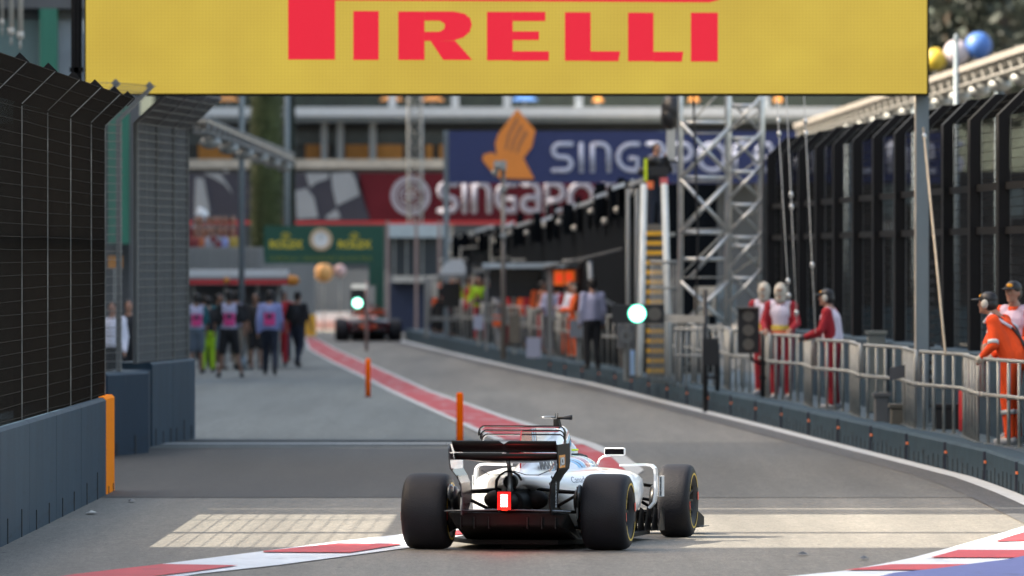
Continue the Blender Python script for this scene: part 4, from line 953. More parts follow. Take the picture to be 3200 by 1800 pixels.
g1, _ = stroke_text('SG', c[0]-.27, c[1]-.17, .34, .30, Yb-.02, .2, .1); mb.add(g1.v, g1.f, True); mb.build('emblem_mark', M['letter_dim'], t)
x_, z_ = XZ(1372, 664, Yb); mb, xe = stroke_text('SINGAPORE', x_, z_, 1.07, 1.0, Yb-.03, .22, .098); mb.build('lettering', M['letter_dim'], t)
part_px('banner_hem', 560, 690.5, 2100, 700, Yb, M['red'], t, .3)
for a in (700, 1405, 1900):
    part_px('support_post', a, 530, a+12, 1030, Yb+.35, M['galv'], t, .2)

# navy airline sign
Ys = 236.0
t = thing('airline_sign', 'big navy sign with amber bird emblem and pale SINGAPORE AIRLINES lettering', 'sign', P(1420, 1080, Ys))
part_px('sign_panel', 1402, 410, 2950, 572, Ys, M['navy'], t, .25)
def bp_(pts, m, name, d0, d1): mb = MB(); mb.prism([XZ(1300+p[0]/2.3375, 280+p[1]/2.3375, Ys) for p in pts], Ys-d1, Ys-d0); mb.build(name, m, t)
bp_([(740,138),(872,300),(845,420),(785,500),(865,655),(610,648),(545,590),(485,515),(492,475),(555,458),(590,478),(578,395),(600,325),(660,245)], M['bird'], 'bird_emblem', .002, .05)
for k in range(3):
    d = 42*k; bp_([(735+d*.75,200+d*1.15),(752+d*.75,222+d*1.15),(690+d*.9,330+d*.9),(664+d*.95,440+d*.3),(648+d*.95,440+d*.3),(670+d*.9,325+d*.9)], M['bird_d'], 'bird_groove', .051, .056)
x_, z_ = XZ(1727, 538, Ys); mb, xe = stroke_text('SINGAPORE', x_, z_, .83, .86, Ys-.03, .24, .086); mb.build('lettering', M['letter_w'], t)
mb, xe = stroke_text('AIRLINES', xe + .35, z_, .83, .86, Ys-.03, .24, .086); mb.build('lettering', M['letter_w'], t)
for a in (1386, 2060, 2790): part_px('sign_post', a, 408, a+17, 1100, Ys+.26, M['pole'], t, .15)

# green clock gantry
Yg = 266.0
t = thing('clock_gantry', 'dark green overhead sign with round clock and yellow ROLEX lettering', 'sign', P(1180, 1105, Yg))
part_px('panel', 825, 706, 1200, 824, Yg, M['clockgreen'], t, .5)
part_px('leg', 1152, 824.5, 1200, 893, Yg, M['clockgreen'], t, .5); part_px('leg', 1172, 893.5, 1200, 1108, Yg+.02, M['clockgreen'], t, .4)
part_px('leg', 832, 824.5, 846, 1108, Yg+.02, M['concrete'], t, .3)
c = XZ(1003, 748, Yg); mb = MB(); mb.disc(c, .35, Yg-.08, Yg-.002, 40, .24); co = mb.build('clock_rim', M['goldrim'], t)
mb = MB(); mb.disc(c, .239, Yg-.05, Yg-.002, 40); fo = mb.build('clock_face', M['face'], t)
mb = MB(); mb.bar((c[0], Yg-.055, c[1]), (c[0]+.02, Yg-.055, c[1]+.15), .015, .008); mb.bar((c[0], Yg-.066, c[1]), (c[0]-.09, Yg-.066, c[1]+.05), .018, .008); mb.build('clock_hands', M['black'], fo)
for px in (893, 1107):
    x, z = XZ(px, 765, Yg); text_part('lettering', 'ROLEX', .33, M['gold'], t, Vector((x, Yg-.006, z)) - W[t.name], (R(90), 0, 0), .012, .002, 1.0)
    mb = MB()
    x, z = XZ(px, 747, Yg); mb.box((x-.10, Yg-.02, z), (x+.10, Yg-.002, z+.035))
    for k in range(5): a = R(30 + 30*k); mb.bar((x + .06*math.cos(a)*1.2, Yg-.01, z+.036), (x + .15*math.cos(a), Yg-.01, z + .04 + .13*math.sin(a)), .028, .012); mb.ball((x + .16*math.cos(a), Yg-.01, z + .05 + .135*math.sin(a)), (.024, .008, .024), 8, 6)
    mb.build('crown_mark', M['gold'], t)
x, z = XZ(1003, 808, Yg); text_part('lettering', 'FORMULA 1 SINGAPORE GRAND PRIX', .185, mat('dull_gold', (.16,.20,.03), .5), t, Vector((x, Yg-.006, z)) - W[t.name], (R(90), 0, 0), .002, .002, 1.02)

# left pavilion with green columns
Yp = 172.0
t = thing('pavilion', 'left pavilion with green clad columns and pale teal panels above the black fence', 'building', P(200, 1190, Yp))
part_px('upper_band', -260, -60, 262, 26, Yp, M['concrete_d'], t, 8)
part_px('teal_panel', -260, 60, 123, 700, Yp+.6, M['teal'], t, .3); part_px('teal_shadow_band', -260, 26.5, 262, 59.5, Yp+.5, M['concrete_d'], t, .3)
part_px('green_column', 124, 26.5, 178, 760, Yp, M['green_col'], t, .5)
part_px('light_panel', 178.5, 60, 262, 700, Yp+.6, mat('pale_grey_panel', (.27,.30,.34), .5), t, .3)
part_px('grey_wall', 262.5, 100, 436, 1190, Yp+.8, M['concrete_d'], t, .4)
part_px('green_column', 338, 120, 404, 762, Yp, M['green_col'], t, .5)
part_px('light_column', 405, 300, 436, 1190, Yp, M['concrete_d'], t, .4)
part_px('dark_base', -260, 700.5, 262, 1190, Yp+.9, M['concrete_d'], t, .4)
for k, (a, b) in enumerate(((26, 44), (54, 72), (2, 12))):
    x = P((a+b)/2, 0, 150).x; x2 = (b-a)/2/s_(150); zb3 = P(0, (88, 100, 60)[k], 150).z
    mb = MB(); mb.tube([(x, 150, zb3), (x, 150, 9)], x2, 12); mb.tube([(x, 150, zb3-.12), (x, 150, zb3)], x2*1.25, 12); mb.tube([(x, 150, zb3-.3), (x, 150, zb3-.12)], x2*.4, 8)
    o = mb.build('hanging_pipe', M['offwhite'], loc=(x, 150, zb3)); tag(o, ('wider white pipe hanging at the top left corner', 'second white hanging pipe, next to the teal panel', 'pale pipe stub at the very left edge')[k], 'pipe')

# mossy column, lamp posts, lighting trusses
Ym = 288.0
x0, _ = XZ(782, 0, Ym); x1, _ = XZ(885, 0, Ym)
t = thing('ivy_column', 'broad mossy ivy-covered column rising behind the green clock sign', 'column', ((x0+x1)/2, Ym, 0))
mb = MB(); mb.tube([((x0+x1)/2, Ym, 0), ((x0+x1)/2, Ym, 4), ((x0+x1)/2, Ym, 12)], [(x1-x0)*.47]*3, 20); mb.build('shaft', M['moss'], t)
mb = MB()
for k in range(3500):
    a = random.uniform(-math.pi, math.pi); rr = (x1-x0)*.47 + random.uniform(0, .09)**1.0; z = random.uniform(1.5, 11)
    c = Vector(((x0+x1)/2 + rr*math.sin(a), Ym - rr*math.cos(a), z)); e = Euler((random.uniform(-1, 1), random.uniform(-1, 1), random.uniform(0, 6))).to_matrix(); q = random.uniform(.03, .07)
    mb.add([c + e @ Vector(v) for v in ((-q, 0, 0), (0, -q*.6, 0), (q, 0, 0), (0, q*.6, 0))], [(0, 1, 2, 3)])
mb.build('ivy_leaves', M['leaf'], t, fixn=False)
xb0, _ = XZ(885, 0, Ym+.8); xb1, _ = XZ(922, 0, Ym+.8)
mb = MB(); mb.box((xb0, Ym+.8, 0), (xb1, Ym+1.4, 12)); o = mb.build('column_shade_side', mat('shade_side_green', (.018,.026,.02), .9, var=.3), loc=((xb0+xb1)/2, Ym+.8, 0)); tag(o, 'dark shaded side of the mossy column, built as its own box', 'column')  # dark green box painted as the column's shaded side
for px, wpx, Y, lab in ((755, 20, 192, 'grey lamp post left of the mossy column'), (897, 17, 282, 'grey lamp post in front of the dark column side')):
    x = P(px, 0, Y).x; r = wpx/2/s_(Y); t = thing('lamp_post', lab, 'lamp post', (x, Y, 0))
    mb = MB(); mb.tube([(x, Y, 0), (x, Y, 11)], [r, r*.9], 12); mb.build('pole', M['pole'], t); mb = MB(); mb.tube([(x, Y, 0), (x, Y, .3)], r*1.6, 12); mb.build('base', M['pole'], t)
def truss(name, label, p0, p1, w_, m, seg=None, lamps=0, lampm=None, r=.03):
    p0, p1 = Vector(p0), Vector(p1); t = thing(name, label, 'truss', p0); d = (p1-p0); L = d.length; d.normalize()
    up = Vector((0, 0, 1)) if abs(d.z) < .9 else Vector((0, 1, 0)); a = d.cross(up).normalized()*w_/2; b = a.cross(d).normalized()*w_/2
    cs = [(-1,-1),(1,-1),(1,1),(-1,1)]
    for (i, j) in cs: mb = MB(); mb.tube([p0+a*i+b*j, p1+a*i+b*j], r, 8); mb.build('chord', m, t)
    mb = MB(); n = max(2, int(L/(seg or w_)))
    for k in range(n):
        for q in range(4):
            c0, c1 = cs[q], cs[(q+1) % 4]
            if k % 2: c0, c1 = c1, c0
            mb.tube([p0+a*c0[0]+b*c0[1]+d*L*k/n, p0+a*c1[0]+b*c1[1]+d*L*(k+1)/n], r*.6, 6)
            mb.tube([p0+a*cs[q][0]+b*cs[q][1]+d*L*k/n, p0+a*cs[(q+1)%4][0]+b*cs[(q+1)%4][1]+d*L*k/n], r*.5, 6)
    mb.build('lacing', m, t)
    for k in range(lamps):
        c = p0 + d*L*(k+.5)/lamps; mb = MB(); mb.ball(c - Vector((0, 0, w_*.5+.14)), (.22, .16, .13), 10, 7); lo = mb.build('floodlight', lampm or M['alu'], t)
        if w_ < .3: continue
        mb = MB(); mb.box((c.x-.12, c.y-.10, c.z+w_*.5), (c.x+.12, c.y+.10, c.z+w_*.5+.12)); mb.build('fitting', M['truss_dim'], t)
    return t
M['truss_dim'] = mat('truss_dull', (.16,.155,.14), .6, .2)
truss('lighting_truss', 'cream lighting truss crossing in front of the mossy column', (-5.95, 163, 5.08), (-5.95, 228, 5.18), .26, M['concrete'], 1.6, 6, M['galv'], .025)
mb = MB(); mb.box((-6.1, 163, 5.14), (-5.8, 228, 5.18)); o = mb.build('truss_deck', M['cream'], loc=(-5.95, 163, 5.1)); tag(o, 'pale deck strip on the cream lighting truss at left', 'deck')
t = truss('lighting_truss', 'bright cream lighting truss climbing above the right black fence', (9.35, 146, 6.12), (8.0, 235, 6.0), .34, M['truss_dim'], 1.2, 16, M['galv'], .04)
mb = MB(); mb.add([(9.1,146,6.2),(9.6,146,6.2),(8.25,235,6.1),(7.75,235,6.1),(9.1,146,6.32),(9.6,146,6.32),(8.25,235,6.22),(7.75,235,6.22)],[(3,2,1,0),(4,5,6,7),(0,1,5,4),(1,2,6,5),(2,3,7,6),(3,0,4,7)]); mb.build('deck', mat('cream_bright', (.23,.21,.185), .6, var=.25, scale=4), t)
for Y in (160, 185, 212):
    x = 9.35 - (Y-146)*1.35/89; mb = MB(); mb.tube([(x, Y, 0), (x, Y, 6.0)], .09, 10); mb.build('mast', M['pole'], t)
xm = P(2988, 0, 158).x; mb = MB(); mb.tube([(xm, 158, 0), (xm, 158, P(0, 130, 158).z)], [.07, .045], 10); mb.ball((xm, 158, P(0, 125, 158).z), (.05, .05, .12), 8, 6); o = mb.build('mast', M['pole'], loc=(xm, 158, 0)); tag(o, 'thin grey mast in front of the white balloon', 'mast')
for px, py, r, m_, lab in ((2923, 186, 35, mat('yellow_balloon', (.50,.36,.03), .5, var=.1), 'round yellow balloon beside the yellow screen'), (2990, 165, 40, mat('white_balloon', (.42,.38,.41), .5, var=.1), 'round white balloon behind the thin mast'), (3058, 143, 42, mat('blue_balloon', (.045,.13,.40), .5, var=.1), 'round blue balloon right of the white balloon')):
    Y = 262; c = P(px, py, Y); rr = r/s_(Y); t = thing('balloon', lab, 'balloon', c, group='three big balloons top right')
    mb = MB(); mb.ball(c, (rr, rr, rr*1.02), 24, 16); mb.build('envelope', m_, t); mb = MB(); mb.tube([c - Vector((0, 0, rr)), (c.x*.99, c.y, 0)], .015, 6); mb.tube([c - Vector((0, 0, rr+.12)), c - Vector((0, 0, rr-.02))], [.08, .02], 8); mb.build('tether', M['galv'], t)

M['stand_dim'] = mat('stand_dim', (.045,.046,.048), .8, spec=.1, var=.3, scale=.7)
M['pale_b'] = mat('pale_blue_column', (.2,.26,.38), .6)
M['teal_dim'] = mat('teal_dim', (.09,.125,.14), .6)
# right-hand grandstand seen through the fence
Yr = 250.0
t = thing('grandstand', 'dim grey grandstand behind the right black fence', 'grandstand', P(2900, 1070, Yr))
part_px('back_wall', 2380, 575, 3700, 1080, Yr+14, M['stand_dim'], t, 2)
for k in range(14):
    z = .9 + k*.33; mb = MB(); mb.box((P(2400, 0, Yr).x, Yr+k*.9, 0 if k == 0 else z-.33), (P(3700, 0, Yr).x, Yr+k*.9+.9, z)); mb.build('seat_row', M['stand_dim'], t)
for a, b, c, d, m_ in ((2955, 590, 2972, 905, 'pale_b'), (2745, 580, 2800, 680, 'teal_dim'), (2800, 580, 2860, 640, 'teal_dim'), (3110, 590, 3200, 680, 'teal_dim'), (2730, 690, 2790, 740, 'concrete')):
    part_px('panel', a, b, c, d, Yr-1.0, M[m_], t, .1)
part_px('lower_fascia', 2400, 960, 3700, 1075, Yr-.6, M['walk'], t, .3)
part_px('support', 2955, 905, 2972, 1075, Yr-1.0, M['concrete_d'], t, .1)
part_px('support', 2745, 680, 2750, 1075, Yr-1.02, M['concrete_d'], t, .1); part_px('support', 3150, 680, 3160, 1075, Yr-1.0, M['concrete_d'], t, .1)

# trees top right and behind the terrace
def tree(label, x, y, h, cr, seed, n=2200):
    random.seed(seed); t = thing('broadleaf_tree', label, 'tree', (x, y, 0), group='dark trees behind the far grandstand')
    mb = MB(); mb.tube([(x, y, 0), (x+.2, y, h*.4), (x, y, h*.8)], [.45, .32, .12], 8)
    for k in range(5): a = random.uniform(0, 6.3); mb.tube([(x, y, h*(.4+.06*k)), (x+cr*.6*math.cos(a), y+cr*.6*math.sin(a), h*(.6+.06*k))], [.16, .04], 6)
    mb.build('trunk', M['bark'], t); mb = MB(); cl = [(random.gauss(0, .45)*cr, random.gauss(0, .45)*cr, h*random.uniform(.45, .98), random.uniform(.25, .5)*cr) for _ in range(16)]
    for k in range(n):
        c = random.choice(cl); u = Vector((random.gauss(0, 1), random.gauss(0, 1), random.gauss(0, 1))).normalized()*c[3]*random.uniform(.6, 1.05)
        p = Vector((x+c[0], y+c[1], c[2])) + u; e = Euler((random.uniform(0, 6), random.uniform(0, 6), 0)).to_matrix(); q = random.uniform(.18, .4)
        mb.add([p + e @ Vector(v) for v in ((-q, 0, 0), (0, -q*.6, 0), (q, 0, 0), (0, q*.6, 0))], [(0, 1, 2, 3)])
    mb.build('crown', M['leaf_d'], t, fixn=False)
for k, (px, Y, h, lab) in enumerate(((2960, 380, 20, 'dark tree just right of the yellow screen'), (3120, 372, 22, 'dark tree above the blue balloon'), (3290, 380, 19, 'dark tree at the top right corner'), (2760, 390, 19, 'dark tree hidden mostly by the yellow screen'))):
    tree(lab, P(px, 0, Y).x, Y, h, 4.2, 50+k)
random.seed(11)

# walls and stand at mid distance on the left
mb = MB(); box_px(mb, 440, 772, 822, 1101, 228, .3)
for k in range(18): x = P(445 + k*21, 0, 228).x; mb.box((x, 227.93, 0), (x+.05, 228, P(0, 774, 228).z))
o = mb.build('boundary_wall', M['concrete'], loc=P(700, 1101, 228)); tag(o, 'tall grey ribbed wall behind the people at left', 'wall')
mb = MB(); box_px(mb, 815, 800, 984, 1050, 277, .3); o = mb.build('boundary_wall', M['concrete'], loc=P(900, 1050, 277)); tag(o, 'smooth pale grey wall left of the orange balloon, under the green clock sign', 'wall')
mb = MB(); box_px(mb, 985, 842, 1420, 1010, 312, .4); o = mb.build('boundary_wall', mat('blue_grey_wall', (.13,.15,.17), .7, var=.2, scale=.8), loc=P(1100, 1010, 312)); tag(o, 'blue-grey wall seen beneath the green clock sign', 'wall')
t = thing('crash_barrier', 'sunlit white and pink barrier far down the track under the clock sign', 'barrier', P(1060, 1029, 300))
part_px('barrier_top', 985, 976, 1180, 1004, 300, M['white'], t, 1.0); part_px('barrier_base', 985, 1004.5, 1180, 1030, 299.8, mat('pink_band', (.62,.36,.32), .6), t, 1.2)
o = box_px(MB(), 955, 984, 986, 1050, 262, .8).build('padded_block', M['yellow'], loc=P(970, 1062, 262)); tag(o, 'amber padded block at the corner of the grey wall', 'block')
for px, py, r, m_, lab in ((1012, 852, 30, 'bl_o', 'orange balloon under the green clock sign'), (1062, 846, 20, 'bl_p', 'pale pink balloon under the green clock sign')):
    M.setdefault('bl_o', mat('orange_balloon', (.75,.38,.12), .5)); M.setdefault('bl_p', mat('pink_balloon', (.6,.4,.38), .5))
    c = P(px, py, 290); t = thing('balloon', lab, 'balloon', c); mb = MB(); mb.ball(c, r/s_(290), 16, 12); mb.build('envelope', M[m_], t); mb = MB(); mb.tube([c, (c.x, c.y, 0)], .02, 6); mb.build('tether', M['galv'], t)

t = thing('parasol', 'white parasol among the spectators beside the grey fence', 'parasol', P(622, 780, 236)); c = P(622, 672, 236)
mb = MB(); mb.tube([(c.x, 236, c.z+.22), (c.x+.05, 236, c.z+.08), (c.x+.1, 236, c.z-.22)], [.03, .16, .30], 12); mb.build('canopy', M['white'], t); mb = MB(); mb.tube([(c.x, 236.1, 1.9), (c.x, 236.1, c.z+.1)], .02, 6); mb.build('pole', M['galv'], t)
# red-edged pit stand roof
Yt = 196.0
t = thing('timing_stand', 'white flat roof with red edge and amber end over the crowd', 'stand', P(700, 1150, Yt))
part_px('roof', 560, 843, 895, 864, Yt, M['white'], t, 2.2); part_px('roof_lip', 560, 864.5, 900, 873, Yt-.02, M['concrete'], t, 2.2); part_px('fascia', 560, 873.5, 905, 889, Yt-.05, M['red'], t, .2)
mb = MB(); x, z = XZ(908, 876, Yt); mb.tube([(x-.05, Yt-.1, z), (x+.06, Yt-.1, z)], .125, 14); x2 = x; mb.ball((x+.08, Yt-.1, z), (.13, .12, .12), 12, 8); mb.build('end_cap', M['orange_panel'], t)
mb = MB(); x, z = XZ(708, 876, Yt); mb.ball((x, Yt-.08, z), (.07, .05, .07), 10, 8); mb.build('fascia_lamp', M['orange_panel'], t)
for a in (600, 700, 800, 866): part_px('leg', a, 889.5, a+9, 1155, Yt+.3, M['galv'], t, .08)
part_px('back_panel', 570, 890, 880, 1000, Yt+2.0, M['concrete_d'], t, .1)

# ------------------------------------------------------------------ pit wall side, middle right
ws = [(2.55, 163), (1.9, 178), (.95, 200), (-.35, 232), (-1.9, 268)]; hh = [3.95, 3.75, 3.45, 3.25, 3.05]
t = thing('pit_canopy_wall', 'long black screen wall behind the pit wall crew', 'screen wall', (2.55, 163, .33)); 
for i in range(4):
    (xa, ya), (xb, yb) = ws[i], ws[i+1]; mb = MB()
    mb.add([(xa, ya, .3), (xb, yb, .3), (xb, yb, hh[i+1]), (xa, ya, hh[i]), (xa+.1, ya, .3), (xb+.1, yb, .3), (xb+.1, yb, hh[i+1]), (xa+.1, ya, hh[i])], [(0,1,2,3),(7,6,5,4),(0,4,5,1),(1,5,6,2),(2,6,7,3),(3,7,4,0)])
    mb.build('screen_panel', M['screen'], t)
mb = MB(); mb.box((2.56, 162.4, .3), (3.9, 162.9, 3.95)); mb.build('screen_panel', M['screen'], t)
for k in range(11):
    u = k/10*3.98; i = int(u); f = u - i; (xa, ya), (xb, yb) = ws[i], ws[i+1]; c = Vector((xa*(1-f)+xb*f, ya*(1-f)+yb*f, hh[i]*(1-f)+hh[i+1]*f + random.uniform(.0, .12)))
    mb = MB(); L = random.uniform(.22, .4); mb.add([(c.x-L, c.y, c.z-.10), (c.x+.12, c.y, c.z+.04), (c.x+.12, c.y+.5, c.z+.04), (c.x-L, c.y+.5, c.z-.10), (c.x-L, c.y, c.z-.02), (c.x+.12, c.y, c.z+.13), (c.x+.12, c.y+.5, c.z+.13), (c.x-L, c.y+.5, c.z-.02)], [(3,2,1,0),(4,5,6,7),(0,1,5,4),(1,2,6,5),(2,3,7,6),(3,0,4,7)])
    mb.build('awning_bracket', M['white'] if k % 3 else M['offwhite'], t)
for k in range(26):
    u = k/25.5*3.98; i = int(u); f = u - i; (xa, ya), (xb, yb) = ws[i], ws[i+1]; c = Vector((xa*(1-f)+xb*f, ya*(1-f)+yb*f, hh[i]*(1-f)+hh[i+1]*f)); q = random.uniform(.05, .32)
    mb = MB(); mb.box((c.x-random.uniform(.02,.25), c.y-.6, c.z-.5), (c.x-.004, c.y+.6, c.z+q)); mb.build('awning_box', M['screen'], t)
    if k % 2: mb = MB(); mb.ball((c.x-.15, c.y, c.z-random.uniform(.1,.5)), .07, 8, 6); mb.build('lamp', M['offwhite'], t)
mb = MB(); mb.tube([(xx, yy-.05, z+.02) for (xx, yy), z in zip(ws, hh)], .04, 8); mb.build('top_tube', M['concrete_d'], t)

# cluttered far end: white flat roofs
t = thing('team_stand', 'pale roofed stand past the green sign with dark windows', 'stand', P(1300, 1000, 275))
part_px('roof', 1212, 700, 1402, 742, 275, mat('pale_blue_roof', (.42,.50,.53), .5), t, 3); part_px('dark_front', 1218, 742.5, 1402, 862, 275.5, M['glass_d'], t, 1)
part_px('beam', 1228, 862.5, 1402, 882, 275, M['offwhite'], t, 1); part_px('base', 1218, 882.5, 1402, 1040, 275.6, mat('navy_panel', (.02,.03,.07), .6), t, 1)
for a in (1230, 1268, 1318): part_px('mullion', a, 743, a+5, 862, 275.3, M['galv'], t, .1)
for a in (1206, 1296, 1368): part_px('mast', a, 690, a+10, 1045, 272, mat('reddish_mast', (.3,.22,.2), .6), t, .1)

def frame_stand(label, px0, px1, ytop, Y, roof=True, w_=16, extras=()):
    t = thing('pit_stand', label, 'pit stand', P((px0+px1)/2, 1100, Y)); zf = .36
    for a in (px0, px1):
        x = P(a, 0, Y).x; r = w_/2/s_(Y); mb = MB(); mb.box((x-r, Y, zf), (x+r, Y+.1, P(0, ytop, Y).z)); mb.build('post', M['concrete'], t)
    if roof: part_px('roof', px0-12, ytop-2, px1+12, ytop+14, Y-.4, mat('pale_roof', (.45,.52,.56), .5), t, 1.4)
    for (n_, a, b, c, d, m_) in extras: part_px(n_, a, b, c, d, Y+.5, M[m_], t, .1)
    part_px('counter', px0+8, 990, px1-8, 1002, Y-.2, M['concrete'], t, .5)
    return t
frame_stand('pit stand with pale roof bar and two lit orange screens', 1718, 1806, 822, 188, True, 17, (('window', 1728, 848, 1800, 905, 'black'),))
t = thing('screen_pair', 'pair of orange and red screens hanging in the pale framed stand', 'screen', P(1765, 870, 187.9))
M['scr'] = mat('screen_orange', (.5,.1,.02), .4, emit=(.75, .13, .01), estr=.15); M['scr2'] = mat('screen_red', (.5,.02,.01), .4, emit=(.9, .05, .01), estr=.22)
part_px('screen_panel', 1731, 846, 1762, 892, 187.9, M['scr'], t, .06); part_px('screen_panel', 1766, 846, 1796, 890, 187.9, M['scr'], t, .06)
part_px('picture', 1738, 856, 1756, 880, 187.84, M['scr2'], t, .05); part_px('picture', 1770, 854, 1786, 876, 187.84, M['scr2'], t, .05); part_px('hanger', 1731, 834, 1796, 845.5, 188, M['black'], t, .06)
frame_stand('long pale bar stand with dark blue windows left of the screens', 1520, 1700, 824, 200, True, 9, (('window', 1530, 840, 1690, 930, 'navyglass'),)) if M.setdefault('navyglass', mat('navy_glass', (.012,.022,.035), .15)) else None
frame_stand('white framed stand beneath the white hood', 1332, 1470, 868, 232, False, 13, (('window', 1382, 884, 1440, 960, 'black'), ('panel', 1336, 860, 1368, 930, 'offwhite')))
t = thing('hood', 'bright white rounded hood over the far pit stand', 'canopy', P(1415, 870, 230))
mb = MB(); x0, z0 = XZ(1374, 855, 230); x1, z1 = XZ(1456, 812, 230); mb.prism([(x0, z0), (x1, z0), (x1-.02, z0+(z1-z0)*.7), (x1-.12, z1), (x0+.35, z1), (x0+.12, z0+(z1-z0)*.75)], 230, 231.4); mb.build('shell', M['white'], t)
part_px('lip', 1370, 856, 1458, 868, 229.9, M['concrete'], t, 1.4)
mb = MB(); mb.tube([P(1440, 866, 230), P(1462, 935, 230)], .05, 8); mb.tube([P(1380, 866, 230), P(1345, 875, 230), P(1342, 1010, 230)], .05, 8); mb.build('brace', M['concrete'], t)
# curved white boom
t = thing('white_boom', 'white bent boom pole in front of the black screen wall', 'boom', P(1845, 1120, 172))
mb = MB(); mb.tube([P(1843, 815, 172), P(1846, 880, 172), P(1852, 905, 172), P(1868, 925, 172), P(1938, 966, 172)], [.055, .055, .055, .05, .04], 10); mb.build('boom', mat('boom_white', (.42,.45,.48), .5), t)
mb = MB(); mb.tube([P(1700, 838, 173), P(1955, 776, 171)], .03, 8); mb.tube([P(1843, 815, 172), (P(1843, 815, 172).x, 172, .36)], .012, 6); mb.build('tie_bar', M['concrete_d'], t)
# camera mast
t = thing('camera_mast', 'slender brown-grey mast with camera head before the bird emblem', 'mast', P(1573, 1130, 184))
x = P(1573, 0, 184).x; mb = MB(); mb.tube([(x, 184, .36), (x, 184, P(0, 530, 184).z)], [.06, .045], 10); mb.build('pole', mat('mast_brown', (.20,.18,.16), .5), t)
mb = MB(); c = P(1565, 520, 184); mb.box((c.x-.15, 183.8, c.z-.08), (c.x+.12, 184.2, c.z+.12)); mb.tube([(c.x-.05, 183.75, c.z), (c.x-.05, 183.4, c.z)], .06, 10); mb.ball((c.x-.12, 183.9, c.z-.14), .08, 8, 6); mb.build('camera_head', M['galv'], t)
for z in (590, 735): c = P(1573, z, 184); mb = MB(); mb.box((c.x-.08, 183.9, c.z-.05), (c.x+.08, 184.1, c.z+.05)); mb.build('clamp', M['galv'], t)

xq_ = P(1297, 0, 292).x; truss('lattice_mast', 'pale lattice mast standing before the far terrace, above the round emblem', (xq_, 292, 0), (xq_, 292, 9), .46, M['galv'], .5, 0, None, .035)
for k in range(12):
    Y = 167 + k*7.2; u = 0
    xw = footx(Y) + 1.35 + .15*(k % 2); h_ = (1.7, 2.3, 1.4, 2.0)[k % 4]; w_ = (.5, .35, .8)[k % 3]
    t = thing('equipment_rack', 'tall dark equipment rack behind the pit wall crew, %s from the near end' % ordn(k), 'rack', (xw, Y, .34), group='equipment racks behind the crew')
    mb = MB(); mb.box((xw-w_/2, Y, .35), (xw+w_/2, Y+.6, .35+h_)); mb.build('cabinet', M[('screen', 'glass_d', 'concrete_d')[k % 3]], t)
    for j in range(3): mb = MB(); mb.box((xw-w_/2-.02, Y-.03, .5+j*h_/3), (xw+w_/2+.02, Y-.002, .56+j*h_/3)); mb.build('shelf', M['galv'], t)
    mb = MB(); mb.tube([(xw-w_/2-.04, Y, .35), (xw-w_/2-.04, Y, .35+h_+.5)], .022, 6); mb.tube([(xw-w_/2-.04, Y, .3+h_+.5), (xw+w_/2+.4, Y, .3+h_+.62)], .022, 6); mb.build('frame_tube', M['galv'], t)
# yellow stairs with white rails
Yq = 152.0
t = thing('access_stairs', 'steep yellow-treaded stairs between white rails', 'stairs', P(2050, 1180, Yq))
xl, xr = P(2022, 0, Yq).x, P(2074, 0, Yq).x
for k in range(15):
    z = .5 + k*.175; y = Yq + k*.12; mb = MB(); mb.box((xl, y, z), (xr, y+.2, z+.075)); mb.build('tread', M['yellow'] , t)
part_px('riser_back', 2020, 700, 2076, 1180, Yq+1.9, M['concrete_d'], t, .05)
for sgn, (a, b, c_, d_) in ((-1, (2012, 578, 1998, 1175)), (1, (2076, 578, 2092, 1175))):
    mb = MB(); p0 = P(a, b, Yq+1.5); p1 = P(c_, d_, Yq-.2); mb.tube([p0, Vector((p1.x*.5+p0.x*.5, Yq+.4, p0.z*.42+p1.z*.58)), p1], .06, 8, flat=(1, 1.6, 1)); mb.build('stringer_rail', mat('pale_rail', (.5,.54,.54), .4), t)
for a in (1962, 1990): x = P(a, 0, Yq+2).x; mb = MB(); mb.tube([(x, Yq+2, .36), (x, Yq+2, P(0, 590, Yq+2).z)], .035, 8); mb.build('handrail_post', M['concrete'], t)
part_px('platform', 2004, 726, 2110, 738, Yq+1.95, M['galv'], t, 1.6)
t = thing('white_cabinet', 'tall white box fixed at the tower above the cameraman', 'cabinet', P(2100, 500, 156))
part_px('box', 2084, 392, 2112, 500, 156, mat('cabinet_white', (.45,.45,.42), .5), t, .4); part_px('bracket', 2080, 500.5, 2118, 508, 155.9, M['black'], t, .5)
mb = MB(); c = P(2100, 345, 154); mb.ball(c, (.20, .25, .30), 14, 10); mb.ball(c + Vector((-.04, -.05, -.12)), (.17, .2, .24), 12, 8); o = mb.build('wrapped_lamp', M['black'], loc=c); tag(o, 'black wrapped bundle hanging under the yellow screen at the tower', 'bundle')

